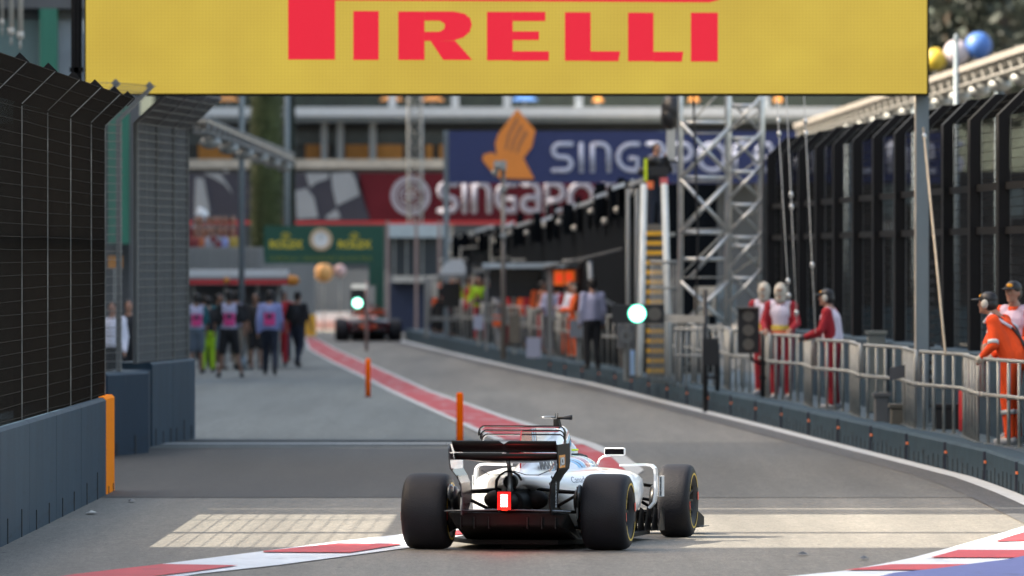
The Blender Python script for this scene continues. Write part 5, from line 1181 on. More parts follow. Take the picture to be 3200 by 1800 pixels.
# lattice towers
Yw = 150.0
x1, x2, x3 = P(2127, 0, Yw).x, P(2276, 0, Yw).x, P(2381, 0, Yw).x; ztop = 9.0
t = thing('lattice_tower', 'silver lattice tower standing on the walkway, with crossed braces', 'tower', (x2, Yw, .33))
def leg3(x, y, r): mb = MB(); mb.tube([(x, y, .33), (x, y, ztop)], r, 10); mb.build('upright', M['alu'], t)
for x, r in ((x1, .050), (x2, .062), (x3, .055)): leg3(x, Yw, r); leg3(x, Yw+1.0, r*.7)
zz = lambda py: P(0, py, Yw).z
for py in (383, 555, 727, 810): mb = MB(); mb.tube([(x1, Yw, zz(py)), (x2, Yw, zz(py))], .034, 8); mb.build('cross_tube', M['alu'], t)
for py in (330, 432, 537, 640, 742, 769, 870): mb = MB(); mb.tube([(x2, Yw, zz(py)), (x3, Yw, zz(py))], .032, 8); mb.tube([(x3, Yw, zz(py)), (x3, Yw+1, zz(py))], .03, 8); mb.tube([(x2, Yw+1, zz(py)), (x3, Yw+1, zz(py))], .03, 8); mb.build('cross_tube', M['alu'], t)
for (a, b, c_, d_) in ((x1, 555, x2, 400), (x1, 383, x2, 545), (x1, 727, x2, 570), (x1, 560, x2, 722), (P(2155,0,Yw).x, 868, x2, 735), (x1, 1020, x2, 880), (x1, 880, x2, 1020)):
    mb = MB(); mb.tube([(a, Yw-.06, zz(b)), (c_, Yw-.06, zz(d_))], .032, 8); mb.build('brace', M['alu'], t)
pl = [300, 410, 515, 622, 727, 840, 950, 1060]
for a, b in zip(pl, pl[1:]):
    mb = MB(); mb.tube([(x2, Yw-.05, zz(b)), (x3, Yw-.05, zz(a))], .028, 8); mb.build('brace', M['alu'], t)
    mb = MB(); mb.tube([(x2, Yw+1.0, zz(a)), (x3, Yw+1.0, zz(b))], .025, 8); mb.build('brace', M['galv'], t)
for k in range(9):
    za, zb9 = .5 + k*.85, .5 + (k+1)*.85
    mb = MB(); mb.tube([(x1, Yw+1.0, za), (x2, Yw+1.0, zb9)], .018, 6); mb.tube([(x1, Yw+1.0, za), (x2, Yw+1.0, za)], .018, 6); mb.build('rear_brace', M['galv'], t)
    mb = MB(); mb.tube([(x2, Yw, za), (x2, Yw+1.0, zb9)], .018, 6); mb.tube([(x3, Yw+1.0, za), (x3, Yw, zb9)], .018, 6); mb.tube([(x2, Yw+.5, za), (x3, Yw+.5, za+.4)], .016, 6); mb.build('side_brace', M['galv'], t)
mb = MB(); mb.tube([(x1+.25, Yw-.1, .4), (x1+.3, Yw-.1, 3), (x1+.2, Yw-.1, 6), (x1+.28, Yw-.1, 9)], .022, 6); mb.build('cable', M['black'], t)
for q, lab, px0, py0, px1, py1, m_ in ((1, 'cream equipment case with round fan behind the traffic light', 2172, 895, 2236, 985, 'cream'), (2, 'grey equipment case right of the cream case', 2240, 890, 2300, 1010, 'pole'), (3, 'dark monitor box on the walkway below the green light', 1928, 1012, 1990, 1088, 'concrete_d')):
    t = thing('equipment_case', lab, 'equipment', P((px0+px1)/2, py1, 154)); part_px('case', px0, py0, px1, py1, 154, M[m_], t, .5)
    c = XZ((px0+px1)/2, (py0+py1)/2, 154); mb = MB(); mb.disc(c, .13, 153.96, 153.995, 20, .06); mb.build('fan_grille', M['fence_grey'], t)
    x = P((px0+px1)/2, 0, 154).x; mb = MB(); mb.box((x-.06, 154.1, .33), (x+.06, 154.3, P(0, py1, 154).z)); mb.build('stand', M['galv'], t)
# lower scaffold of thin grey tubes around stairs and tower foot
t = thing('scaffold_guard', 'thin grey tube guard frames around the tower foot', 'guard frame', P(2200, 1190, 147))
for k in range(14):
    x = P(2110 + k*17, 0, 147).x; mb = MB(); mb.tube([(x, 147, .33), (x, 147, P(0, 1030 + 3*k % 9, 147).z)], .018, 6); mb.build('bar', M['galv'], t)
mb = MB(); mb.tube([P(2105, 1028, 147), P(2345, 1034, 147)], .028, 8); mb.tube([P(2105, 1110, 147), P(2345, 1116, 147)], .022, 8); mb.build('rail', M['galv'], t)
t = thing('scaffold_guard', 'grey tube guard in front of the yellow stairs', 'guard frame', P(2080, 930, 150))
for k in range(13):
    x = P(2036 + k*8, 0, 150.5).x; mb = MB(); mb.tube([(x, 150.5, .33), (x, 150.5, P(0, 818, 150.5).z)], .013, 6); mb.build('bar', M['galv'], t)
mb = MB(); mb.tube([P(2030, 818, 150.5), P(2136, 818, 150.5)], .025, 8); mb.tube([P(2030, 900, 150.5), P(2136, 900, 150.5)], .022, 8); mb.tube([P(2030, 985, 150.5), P(2136, 985, 150.5)], .022, 8); mb.build('rail', M['galv'], t)

# ------------------------------------------------------------------ lights
Yl = 140.5
xq = P(2204, 0, Yl).x
t = thing('pit_exit_light', 'black horizontal traffic light glowing green on a thin black pole', 'traffic light', (xq, Yl, 0))
part_px('light_box', 1912, 952, 2076, 1010, Yl, M['black'], t, .25)
c = XZ(1991, 980, Yl); mb = MB(); mb.disc(c, .148, Yl-.03, Yl-.002, 32); lo = mb.build('green_lamp', M['glow_green'], t); mb = MB(); mb.ball((c[0], Yl-.03, c[1]), (.125, .03, .125), 24, 10); mb.build('lamp_core', M['glow_core'], lo)
c = XZ(2046, 981, Yl); mb = MB(); mb.disc(c, .11, Yl-.03, Yl-.002, 24); mb.build('dark_lamp', M['lens_off'], t)
mb = MB(); mb.bar(P(2076, 994, Yl+.1), P(2204, 998, Yl+.1), .07, .12); mb.build('arm', M['cream'], t)
mb = MB(); mb.tube([(xq, Yl+.1, 0), (xq, Yl+.1, P(0, 905, Yl).z)], .04, 10); mb.tube([(xq+.2, Yl+.1, .36), (xq+.2, Yl+.1, P(0, 1075, Yl).z)], .04, 10)
for py in (1082, 1130, 1180): mb.bar(P(2204, py, Yl+.1), P(2240, py, Yl+.1), .06)
mb.build('pole', M['black'], t)
mb = MB(); mb.bar((xq-.05, Yl, 1.0), (xq+.22, Yl, 1.0), .08, .45); mb.build('control_box', M['black'], t)
Yv = 134.0
t = thing('stacked_light', 'black unlit three-lamp traffic light standing upright beside the red marshals', 'traffic light', P(2338, 1240, Yv))
part_px('light_box', 2306, 964, 2372, 1104, Yv, M['black'], t, .2); part_px('visor', 2300, 958, 2376, 963.5, Yv-.12, mat('grey_visor', (.12,.12,.11), .5), t, .35)
for py in (988, 1032, 1076): c = XZ(2339, py, Yv); mb = MB(); mb.disc(c, .09, Yv-.03, Yv-.002, 24); mb.build('dark_lamp', M['lens_off'], t)
for px in (2385, 2410): x = P(px, 0, Yv).x; mb = MB(); mb.tube([(x, Yv+.25, .33), (x, Yv+.25, P(0, 1040 if px < 2400 else 1075, Yv).z)], .035, 8); mb.build('pole', M['black'], t)
mb = MB(); mb.tube([P(2345, 1104, Yv+.1), P(2352, 1128, Yv+.12), P(2385, 1138, Yv+.25)], .02, 8); mb.bar(P(2372, 1135, Yv+.25), P(2415, 1138, Yv+.25), .05); mb.bar(P(2372, 1180, Yv+.25), P(2415, 1182, Yv+.25), .05); mb.build('bracket', M['black'], t)
Yf = 232.0
t = thing('far_light', 'small green traffic light above the distant dark race car', 'traffic light', P(1117, 1096, Yf))
part_px('light_box', 1096, 902, 1140, 966, Yf, M['black'], t, .2); c = XZ(1117, 947, Yf); mb = MB(); mb.disc(c, .135, Yf-.03, Yf-.002, 28); lo = mb.build('green_lamp', M['glow_green'], t); mb = MB(); mb.ball((c[0], Yf-.03, c[1]), (.105, .03, .105), 20, 8); mb.build('lamp_core', M['glow_core'], lo)
part_px('text_panel', 1098, 888, 1146, 903, Yf-.02, mat('led_white', (.3,.3,.28), .5, emit=(.6,.6,.55), estr=.2), t, .1)
x = P(1145, 0, Yf).x; mb = MB(); mb.tube([(x, Yf+.3, 0), (x, Yf+.3, P(0, 880, Yf).z)], .05, 8); mb.build('pole', mat('pink_pole', (.35,.25,.23), .6), t)

# boxes behind the handrail
def crate(name, label, cat, a, b, c, d, Y, m, dep=.5, lidm=None):
    t = thing(name, label, cat, P((a+c)/2, d, Y)); z0 = .33; x0, z1 = XZ(a, b, Y); x1, _ = XZ(c, d, Y)
    mb = MB(); mb.box((x0, Y, z0), (x1, Y+dep, z1)); mb.build('case', m, t, bevel=.02); mb = MB(); mb.box((x0-.02, Y-.02, z1+.002), (x1+.02, Y+dep+.02, z1+.05)); mb.build('lid', lidm or m, t)
crate('storage_box', 'tan storage box behind the handrail near the grey post', 'box', 2785, 1275, 2905, 1345, 112.6, mat('tan_box', (.10,.092,.075), .7))
crate('storage_box', 'black flight case right of the tan box', 'box', 2925, 1275, 3010, 1350, 110.8, M['black'])
crate('storage_box', 'dark low case tucked left of the tan box', 'box', 2735, 1240, 2780, 1290, 114.5, M['concrete_d'])
crate('power_cabinet', 'upright olive-grey cabinet against the blue back wall', 'cabinet', 2712, 1045, 2768, 1200, 122.5, mat('olive_cabinet', (.17,.19,.18), .6), .35)
mb = MB(); c = P(2832, 1165, 112); mb.add([(c.x-.22, 112, c.z-.10), (c.x+.22, 112, c.z-.02), (c.x+.22, 112.05, c.z+.16), (c.x-.22, 112.05, c.z+.06), (c.x-.22, 112.03, c.z-.10), (c.x+.22, 112.03, c.z-.02), (c.x+.22, 112.08, c.z+.16), (c.x-.22, 112.08, c.z+.06)], [(0,1,2,3),(7,6,5,4),(0,4,5,1),(1,5,6,2),(2,6,7,3),(3,7,4,0)]); mb.tube([(c.x, 112.05, .33), (c.x, 112.05, c.z)], .02, 6)
o = mb.build('monitor', M['black'], loc=c); tag(o, 'tilted black monitor on a thin stand behind the handrail', 'monitor')
t = thing('fire_extinguisher', 'red fire extinguisher standing by the black flight case', 'extinguisher', P(2990, 1290, 109)); x = P(3020, 0, 109).x
mb = MB(); mb.tube([(x, 109, .34), (x, 109, .36), (x, 109, .85), (x, 109, .92)], [.09, .10, .10, .04], 14); mb.build('cylinder', M['red'], t); mb = MB(); mb.tube([(x, 109, .92), (x, 109, 1.0)], .025, 8); mb.tube([(x, 109, .98), (x+.12, 109, .95), (x+.13, 109, .6)], .012, 6); mb.build('valve_hose', M['black'], t)
t = thing('roll_up_banner', 'pale blue and lime upright panels beside the yellow stairs foot', 'panel', P(1980, 1170, 158))
part_px('blue_panel', 1962, 1095, 1984, 1172, 158, mat('pale_blue', (.28,.40,.68), .5), t, .2); part_px('lime_panel', 1986, 1098, 1998, 1174, 157.9, mat('lime', (.36,.55,.03), .5), t, .2)

# ------------------------------------------------------------------ people
POSES = {}
def base_pose():
    return dict(hip=[(-.09,0,.93),(.09,0,.93)], knee=[(-.10,.02,.50),(.10,.02,.50)], ank=[(-.105,-.02,.09),(.105,-.02,.09)], toe=[(-.12,.13,.04),(.12,.13,.04)],
                pel=(0,0,.99), ch=(0,0,1.33), sh=[(-.18,0,1.43),(.18,0,1.43)], el=[(-.235,-.03,1.14),(.235,-.03,1.14)], wr=[(-.23,.07,.89),(.23,.07,.89)], neck=(0,0,1.50), head=(0,.02,1.645), tilt=0)
def mk(**k): d = base_pose(); d.update(k); return d
POSES['stand'] = mk()
POSES['walk'] = mk(knee=[(-.09,.17,.52),(.10,-.02,.50)], ank=[(-.10,.22,.11),(.11,-.28,.15)], toe=[(-.11,.37,.06),(.12,-.16,.05)], el=[(-.235,-.10,1.15),(.235,.06,1.15)], wr=[(-.24,-.08,.90),(.23,.22,.95)])
POSES['stride'] = mk(knee=[(-.14,.05,.5),(.16,.02,.5)], ank=[(-.20,0,.09),(.25,-.05,.09)], toe=[(-.23,.14,.04),(.28,.10,.04)], el=[(-.27,-.03,1.16),(.27,-.03,1.16)], wr=[(-.30,.05,.92),(.30,.05,.92)])
POSES['rail'] = mk(ch=(0,.04,1.32), sh=[(-.18,.05,1.42),(.18,.05,1.42)], el=[(-.26,.12,1.16),(.26,.12,1.16)], wr=[(-.20,.36,1.07),(.20,.36,1.07)], neck=(0,.06,1.49), head=(0,.10,1.63))
POSES['lean'] = mk(pel=(0,-.05,.98), ch=(0,.13,1.30), sh=[(-.18,.16,1.39),(.18,.16,1.39)], el=[(-.27,.12,1.12),(.27,.12,1.12)], wr=[(-.20,.27,1.00),(.20,.30,1.00)], neck=(0,.21,1.46), head=(0,.29,1.58), tilt=.5)
POSES['film'] = mk(el=[(-.26,.14,1.22),(.26,.14,1.22)], wr=[(-.12,.30,1.48),(.12,.30,1.48)], head=(0,.05,1.63))
POSES['work'] = mk(el=[(-.25,.08,1.15),(.25,.08,1.15)], wr=[(-.14,.34,1.12),(.14,.34,1.16)])
CACHE = {}
def remesh(mb, vox, key):
    if key in CACHE: return CACHE[key]
    me = bpy.data.meshes.new('tmp'); me.from_pydata([tuple(v) for v in mb.v], [], mb.f); me.update()
    bm = bmesh.new(); bm.from_mesh(me); bmesh.ops.recalc_face_normals(bm, faces=bm.faces); bm.to_mesh(me); bm.free()
    o = bpy.data.objects.new('tmp', me); COL.objects.link(o); m = o.modifiers.new('r', 'REMESH'); m.mode = 'VOXEL'; m.voxel_size = vox; m.use_smooth_shade = True
    s2 = o.modifiers.new('s', 'SMOOTH'); s2.iterations = 2; s2.factor = .5
    dg = bpy.context.evaluated_depsgraph_get(); out = bpy.data.meshes.new_from_object(o.evaluated_get(dg)); bpy.data.objects.remove(o); bpy.data.meshes.remove(me)
    CACHE[key] = out; return out
def cap(mb, a, b, ra, rb, n=10):
    a, b = Vector(a), Vector(b); mb.tube([a, b], [ra, rb], n); mb.ball(a, ra*1.0, n, 7); mb.ball(b, rb*1.0, n, 7)
def body_mb(p, fine):
    mb = MB(); h = Vector(p['head'])
    mb.ball(h + Vector((0, .005, .015)), (.076, .095, .105), 16, 12); mb.ball(h + Vector((0, .03, -.055)), (.055, .062, .06), 12, 9)
    cap(mb, p['neck'], h + Vector((0, -.01, -.06)), .055, .05)
    if fine:
        mb.ball(h + Vector((0, .100, -.01)), (.014, .022, .024), 8, 6); mb.ball(h + Vector((0, .088, -.052)), (.026, .014, .009), 8, 6); mb.ball(h + Vector((0, .082, -.09)), (.022, .02, .018), 8, 6)
        for sd in (-1, 1): mb.ball(h + Vector((sd*.079, -.005, 0)), (.010, .022, .032), 8, 6); mb.ball(h + Vector((sd*.034, .083, .028)), (.018, .012, .008), 8, 6)
    cap(mb, p['pel'], p['ch'], .12, .125); cap(mb, p['ch'], p['neck'], .12, .07)
    for i in (0, 1):
        cap(mb, p['hip'][i], p['sh'][i], .085, .065); cap(mb, p['sh'][i], p['el'][i], .050, .040); cap(mb, p['el'][i], p['wr'][i], .038, .027)
        cap(mb, p['hip'][i], p['knee'][i], .082, .055); cap(mb, p['knee'][i], p['ank'][i], .054, .036); cap(mb, p['ank'][i], p['toe'][i], .040, .032)
        w_ = Vector(p['wr'][i]); d = (w_ - Vector(p['el'][i])).normalized(); sd = -1 if i == 0 else 1
        grip = d.y > .4
        side = Vector((sd*-1, 0, 0)) if not grip else Vector((-sd, 0, 0)); fwd = d; dn = Vector((0, 0, -1)) if grip else Vector((0, .8, -.2))
        cap(mb, w_, w_ + fwd*.075, .026, .032)
        if fine:
            for k in range(4):
                o_ = side*(-.03+.02*k); kn = w_ + fwd*(.085 - .004*abs(k-1.5)) + o_; L = (.032, .038, .036, .028)[k]
                mid = kn + (fwd*.6 + dn*.4).normalized()*L; tip = mid + (fwd*.25 + dn*.95).normalized()*L*.8
                cap(mb, kn, mid, .0105, .010, 8); cap(mb, mid, tip, .010, .009, 8)
            th = w_ + fwd*.03 + side*.03; cap(mb, th, th + (fwd*.6 + side*.6 + dn*.3).normalized()*.05, .012, .010, 8)
        else: cap(mb, w_ + fwd*.08, w_ + fwd*.12 + dn*.02, .026, .018)
    return mb
def person(label, loc, face, pose='stand', top=None, sleeve='long', legs=None, shorts=False, vest=None, vest_front=None, hair='hair', cap_=None, muffs=None, hood=None, scale=1.0, group=None, fine=False, bib=None, gloves=None, skin='skin', camera=False, bag=None, helmet=None, trim=None, name='person', harness=False):
    p = POSES[pose]; vx = .011 if fine else .026
    t = thing(name, label, 'person', loc, R(face), group); t.scale = (scale,)*3
    def put(nm, me, m, par=t):
        me2 = me if (len(me.materials) and me.materials[0] == m) else me.copy()
        me2.materials.clear(); me2.materials.append(m); o = bpy.data.objects.new(nm, me2); COL.objects.link(o); o.parent = par; return o
    kk = (pose, fine)
    key = ('body',)+kk; me = CACHE.get(key) or remesh(body_mb(p, fine), vx, key); put('body', me, M[skin])
    if top:
        key = ('top', sleeve)+kk
        if key not in CACHE:
            mb = MB(); cap(mb, p['pel'], p['ch'], .145, .148, 14); cap(mb, p['ch'], Vector(p['neck']) - Vector((0, 0, .03)), .14, .075, 14)
            for i in (0, 1):
                cap(mb, Vector(p['hip'][i]) + Vector((0, 0, .03)), p['sh'][i], .105, .082); cap(mb, p['sh'][i], p['el'][i], .070, .058)
                e, w_ = Vector(p['el'][i]), Vector(p['wr'][i])
                if sleeve == 'long': cap(mb, e, w_, .057, .043)
                cap(mb, e, e + (w_-e)*.0001 + Vector((0, 0, 0.001)), .058, .058)
            remesh(mb, vx*1.1, key)
        put('jacket' if sleeve == 'long' else 'shirt', CACHE[key], M[top])
    if legs:
        key = ('legs', shorts)+kk
        if key not in CACHE:
            mb = MB(); cap(mb, Vector(p['pel']) - Vector((0, 0, .04)), Vector(p['pel']) + Vector((0, 0, .03)), .140, .140, 14)
            for i in (0, 1):
                hp, kn, an = Vector(p['hip'][i]), Vector(p['knee'][i]), Vector(p['ank'][i])
                if shorts: cap(mb, hp, hp.lerp(kn, .92), .11, .09)
                else: cap(mb, hp, kn, .108, .078); cap(mb, kn, an + Vector((0, 0, .02)), .077, .064)
            remesh(mb, vx*1.1, key)
        put('shorts' if shorts else 'trousers', CACHE[key], M[legs])
    key = ('shoe',)+kk
    if key not in CACHE:
        mb = MB()
        for i in (0, 1): cap(mb, Vector(p['ank'][i]) + Vector((0, -.03, -.035)), p['toe'][i], .054, .042); 
        remesh(mb, vx, key)
    put('shoes', CACHE[key], M['shoe_grey' if legs in ('suit_or', 'suit_red') else 'black'])
    if vest:
        key = ('vest',)+kk
        if key not in CACHE:
            mb = MB(); cap(mb, Vector(p['pel']) + Vector((0, 0, .05)), p['ch'], .156, .158, 14)
            for i in (0, 1):
                shm = Vector(p['neck']).lerp(Vector(p['sh'][i]), .62); cap(mb, Vector(p['ch']) + Vector(((-.05, .05)[i], 0, 0)), shm - Vector((0, 0, .02)), .142, .082, 12); cap(mb, Vector(p['hip'][i]) + Vector((0, 0, .10)), Vector(p['ch']), .116, .12)
            remesh(mb, vx*1.1, key)
        vo = put('vest', CACHE[key], M[vest])
    ch = Vector(p['ch']); pel = Vector(p['pel'])
    if bib:   # coloured panel on the back of the vest, following it
        c = pel.lerp(ch, .55) + Vector((0, -.165, 0)); mb = MB()
        vs = []; 
        for j in range(5):
            for k in range(7): a = (k-3)/3; vs.append((c.x + .115*a, c.y + .045*a*a - .004, c.z - .13 + .065*j))
        mb.add(vs, [(j*7+k, j*7+k+1, (j+1)*7+k+1, (j+1)*7+k) for j in range(4) for k in range(6)]); me = bpy.data.meshes.new('bib'); me.from_pydata([tuple(v) for v in mb.v], [], mb.f); me.materials.append(M[bib]); o = bpy.data.objects.new('bib_panel', me); COL.objects.link(o); o.parent = t
        sm = o.modifiers.new('s', 'SOLIDIFY'); sm.thickness = .006
        mb2 = MB(); mb2.box((c.x-.06, c.y-.012, c.z+.02), (c.x+.05, c.y-.006, c.z+.10)); me = bpy.data.meshes.new('bibn'); me.from_pydata([tuple(v) for v in mb2.v], [], mb2.f); me.materials.append(M['bibn']); o2 = bpy.data.objects.new('bib_mark', me); COL.objects.link(o2); o2.parent = o
    if vest_front:
        for (z0, z1, mm) in vest_front:
            c = pel.lerp(ch, .5) + Vector((0, .168, 0)); vs = []
            for z in (z0, z1):
                for k in range(7): a = (k-3)/3; vs.append((c.x + .13*a, c.y - .06*a*a + .006, z))
            me = bpy.data.meshes.new('band'); me.from_pydata(vs, [], [(k, k+1, 8+k, 7+k) for k in range(6)]); me.materials.append(M[mm]); o = bpy.data.objects.new('chest_band', me); COL.objects.link(o); o.parent = t; sm = o.modifiers.new('s', 'SOLIDIFY'); sm.thickness = .008
    h = Vector(p['head'])
    def add(nm, mb, m, par=t):
        me = bpy.data.meshes.new(nm); me.from_pydata([tuple(v) for v in mb.v], [], mb.f); me.polygons.foreach_set('use_smooth', [True]*len(me.polygons)); me.materials.append(M[m]); o = bpy.data.objects.new(nm, me); COL.objects.link(o); o.parent = par; return o
    if hood:
        mb = MB(); mb.ball(h + Vector((0, -.006, .012)), (.100, .118, .135), 16, 12); mb.ball(h + Vector((0, .0, -.09)), (.085, .09, .09), 12, 8); add('fire_hood', mb, hood)
        mb = MB(); mb.ball(h + Vector((0, .085, .03)), (.055, .035, .028), 12, 8); add('eye_opening', mb, 'skin_d')
    elif cap_:
        mb = MB(); mb.ball(h + Vector((0, -.012, .055)), (.092, .108, .085), 16, 10); mb.ball(h + Vector((0, -.04, .0)), (.086, .085, .09), 14, 9); co = add('cap', mb, cap_)
        mb = MB(); mb.ball(h + Vector((0, .12, .05)), (.07, .085, .012), 12, 6); add('cap_peak', mb, cap_, co)
        mb = MB(); mb.ball(h + Vector((.0, .078, .085)), (.04, .02, .025), 10, 6); add('cap_badge', mb, 'badge', co)
    elif helmet:
        mb = MB(); mb.ball(h, (.125, .14, .135), 18, 12); ho = add('helmet', mb, helmet); mb = MB(); mb.ball(h + Vector((0, -.1, .05)), (.08, .05, .05), 12, 8); add('helmet_stripe', mb, 'lime_bright', ho)
    elif hair:
        mb = MB(); mb.ball(h + Vector((0, -.018, .042)), (.086, .098, .090), 16, 10); mb.ball(h + Vector((0, -.045, -.01)), (.078, .07, .09), 12, 8); add('hair', mb, hair)
    if muffs:
        mb = MB()
        for sd in (-1, 1): mb.ball(h + Vector((sd*.095, 0, .0)), (.03, .042, .052), 10, 8)
        mo = add('ear_muffs', mb, muffs); mb = MB(); mb.tube([h + Vector((.1*math.sin(a), 0, .125*math.cos(a))) for a in [R(q) for q in range(-85, 86, 17)]], .010, 6); add('muff_band', mb, 'black', mo)
    if gloves:
        mb = MB()
        for i in (0, 1): w_ = Vector(p['wr'][i]); d = (w_ - Vector(p['el'][i])).normalized(); cap(mb, w_, w_ + d*.08, .038, .042)
        add('gloves', mb, gloves)
    if trim:
        for i in (0, 1):
            for (a, b, ra) in ((p['sh'][i], p['el'][i], .073),):
                a, b = Vector(a), Vector(b); q = a.lerp(b, .80); mb = MB(); mb.tube([q, q + (b-a).normalized()*.045], ra*.98-.008, 12); add('sleeve_band', mb, trim)
            a, b = Vector(p['knee'][i]), Vector(p['ank'][i]); q = a.lerp(b, .25); mb = MB(); mb.tube([q, q + (b-a).normalized()*.05], .083, 12); add('leg_band', mb, trim)
    if harness:
        cc_, pp, nn = Vector(p['ch']), Vector(p['pel']), Vector(p['neck'])
        for sd in (-1, 1):
            mb = MB(); b0 = nn + Vector((sd*.08, -.09, -.03)); mb.tube([nn + Vector((sd*.09, .10, -.10)), nn + Vector((sd*.09, 0, .02)), b0, cc_ + Vector((sd*.05, -.17, .0)), pp + Vector((-sd*.06, -.15, .06))], .016, 6); add('harness_strap', mb, 'black')
            mb = MB(); mb.tube([nn + Vector((sd*.12, .08, -.09)), nn + Vector((sd*.13, -.01, .01)), nn + Vector((sd*.12, -.11, -.06)), cc_ + Vector((sd*.10, -.165, .02))], .018, 6); add('harness_piping', mb, 'whitec')
    if camera:
        c = Vector(p['wr'][0]).lerp(Vector(p['wr'][1]), .5) + Vector((0, .12, .06))
    if bag:
        mb = MB(); mb.ball(ch + Vector((.0, -.20, -.12)), (.14, .09, .21), 14, 10); add('backpack', mb, bag)
    return t
M['shoe_grey'] = mat('grey_shoe', (.32,.33,.35), .6); M['bibn'] = mat('bib_navy', (.03,.03,.07), .6)
for n_, c_ in dict(suit_or=(.80,.07,.006), suit_red=(.30,.010,.02), tab=(.62,.56,.66), tab_red=(.60,.55,.66), hood=(.50,.47,.40), teal_c=(.01,.09,.11), navy_c=(.012,.018,.035), blackc=(.011,.012,.015), lav=(.22,.26,.50), lavw=(.36,.37,.52), pinkb=(.62,.06,.24), shorts_g=(.10,.13,.17),
        khaki=(.17,.15,.12), whitec=(.66,.67,.78), limec=(.28,.48,.01), orangec=(.80,.13,.03), yellowc=(.36,.26,.03), redc=(.40,.02,.03), greyc=(.22,.23,.25), badge=(.75,.33,.02), lime_bright=(.6,.72,.02), bandy=(.75,.55,.10), bando=(.80,.18,.06), refl_tape=(.55,.55,.55), glove_b=(.05,.05,.06), glove_w=(.5,.48,.42), hvest=(.66,.50,.62)).items():
    M[n_] = mat('cloth_' + n_ if n_ not in ('badge',) else n_, c_, .85, var=.12, scale=7)
M['dullred'] = mat('cloth_dull_red', (.17,.03,.035), .85); M['dullor'] = mat('cloth_dull_orange', (.38,.12,.05), .85); M['dullw'] = mat('cloth_dull_white', (.30,.30,.34), .85); M['dully'] = mat('cloth_dull_yellow', (.33,.24,.05), .85)
WK = .335
def at(px, Y, z=0): return Vector(((px-1600)*Y/F, Y, z))
# orange marshals, red marshals
person('orange-suited marshal in black headset bending over the handrail', at(3162, 101.2, WK), 66, 'lean', 'suit_or', legs='suit_or', harness=True, cap_='black', muffs='glove_w', fine=True, scale=1.06, gloves='glove_w', trim='refl_tape')
person('orange-suited marshal in black cap standing upright at the right edge', at(3178, 103.6, WK), 150, 'rail', 'suit_or', legs='suit_or', vest='hvest', cap_='black', fine=True, scale=1.10, trim='refl_tape')
person('red-suited marshal in pale fire hood at the handrail, arms on the rail', at(2442, 133.4, WK), 170, 'rail', 'suit_red', legs='suit_red', vest='tab', vest_front=((1.06,1.13,'bandy'),(.99,1.05,'bando')), hood='hood', fine=True, scale=1.03)
person('red-suited marshal in pale fire hood partly behind the upright black light', at(2392, 137.5, WK), 165, 'rail', 'suit_red', legs='suit_red', vest='tab', vest_front=((1.06,1.13,'bandy'),(.99,1.05,'bando')), hood='hood', fine=True, scale=1.03)
person('red-suited marshal with black cap and ear muffs turned toward the lane', at(2603, 124.6, WK), 75, 'rail', 'suit_red', legs='suit_red', vest='tab', cap_='black', muffs='glove_w', gloves='glove_b', fine=True, scale=1.0)
# crowd on the run-off
gc = 'people gathered at the left'
person('person in pale blue shirt with pink back panel and dark trousers walking away', at(843, 183.5), 0, 'walk', 'lav', legs='navy_c', vest='lav', bib='pinkb', scale=1.04, group=gc)
person('person in black shorts with pale vest and pink back panel, legs apart', at(716, 181), 4, 'stride', 'blackc', 'short', legs='blackc', shorts=True, vest='lavw', bib='pinkb', scale=1.05, group=gc, skin='skin_d', bag=None)
person('person in teal shirt and grey shorts next to the wall end', at(614, 186.5), 5, 'stand', 'teal_c', 'short', legs='shorts_g', shorts=True, vest='lavw', bib='pinkb', scale=1.0, group=gc, skin='skin_d')
person('person in black with shoulder bag at the right of the crowd', at(930, 197), -25, 'walk', 'blackc', 'short', legs='navy_c', scale=1.0, group=gc, skin='skin', bag='blackc')
person('person in lime trousers and dark top in the crowd', at(650, 189), 10, 'work', 'blackc', legs='limec', scale=.95, group=gc)
person('person in khaki trousers and white shirt behind the pink panels', at(768, 201), 8, 'stand', 'whitec', legs='khaki', scale=1.0, group=gc, bib=None)
person('person in dark shirt and shorts half hidden between two vests', at(790, 203), -5, 'stand', 'blackc', 'short', legs='khaki', shorts=True, scale=.98, group=gc, skin='skin_d')
person('person in crimson shirt behind the pale blue shirt', at(876, 199), 12, 'stand', 'redc', legs='redc', scale=1.02, group=gc)
person('person in grey top further back under the red-edged roof', at(690, 206), 150, 'stand', 'greyc', legs='blackc', group=gc)
person('person in dark red top further back at the roof post', at(664, 209), 190, 'work', 'redc', legs='blackc', group=gc)
person('person in black top under the middle of the red-edged roof', at(740, 210), 170, 'stand', 'blackc', legs='blackc', group=gc)
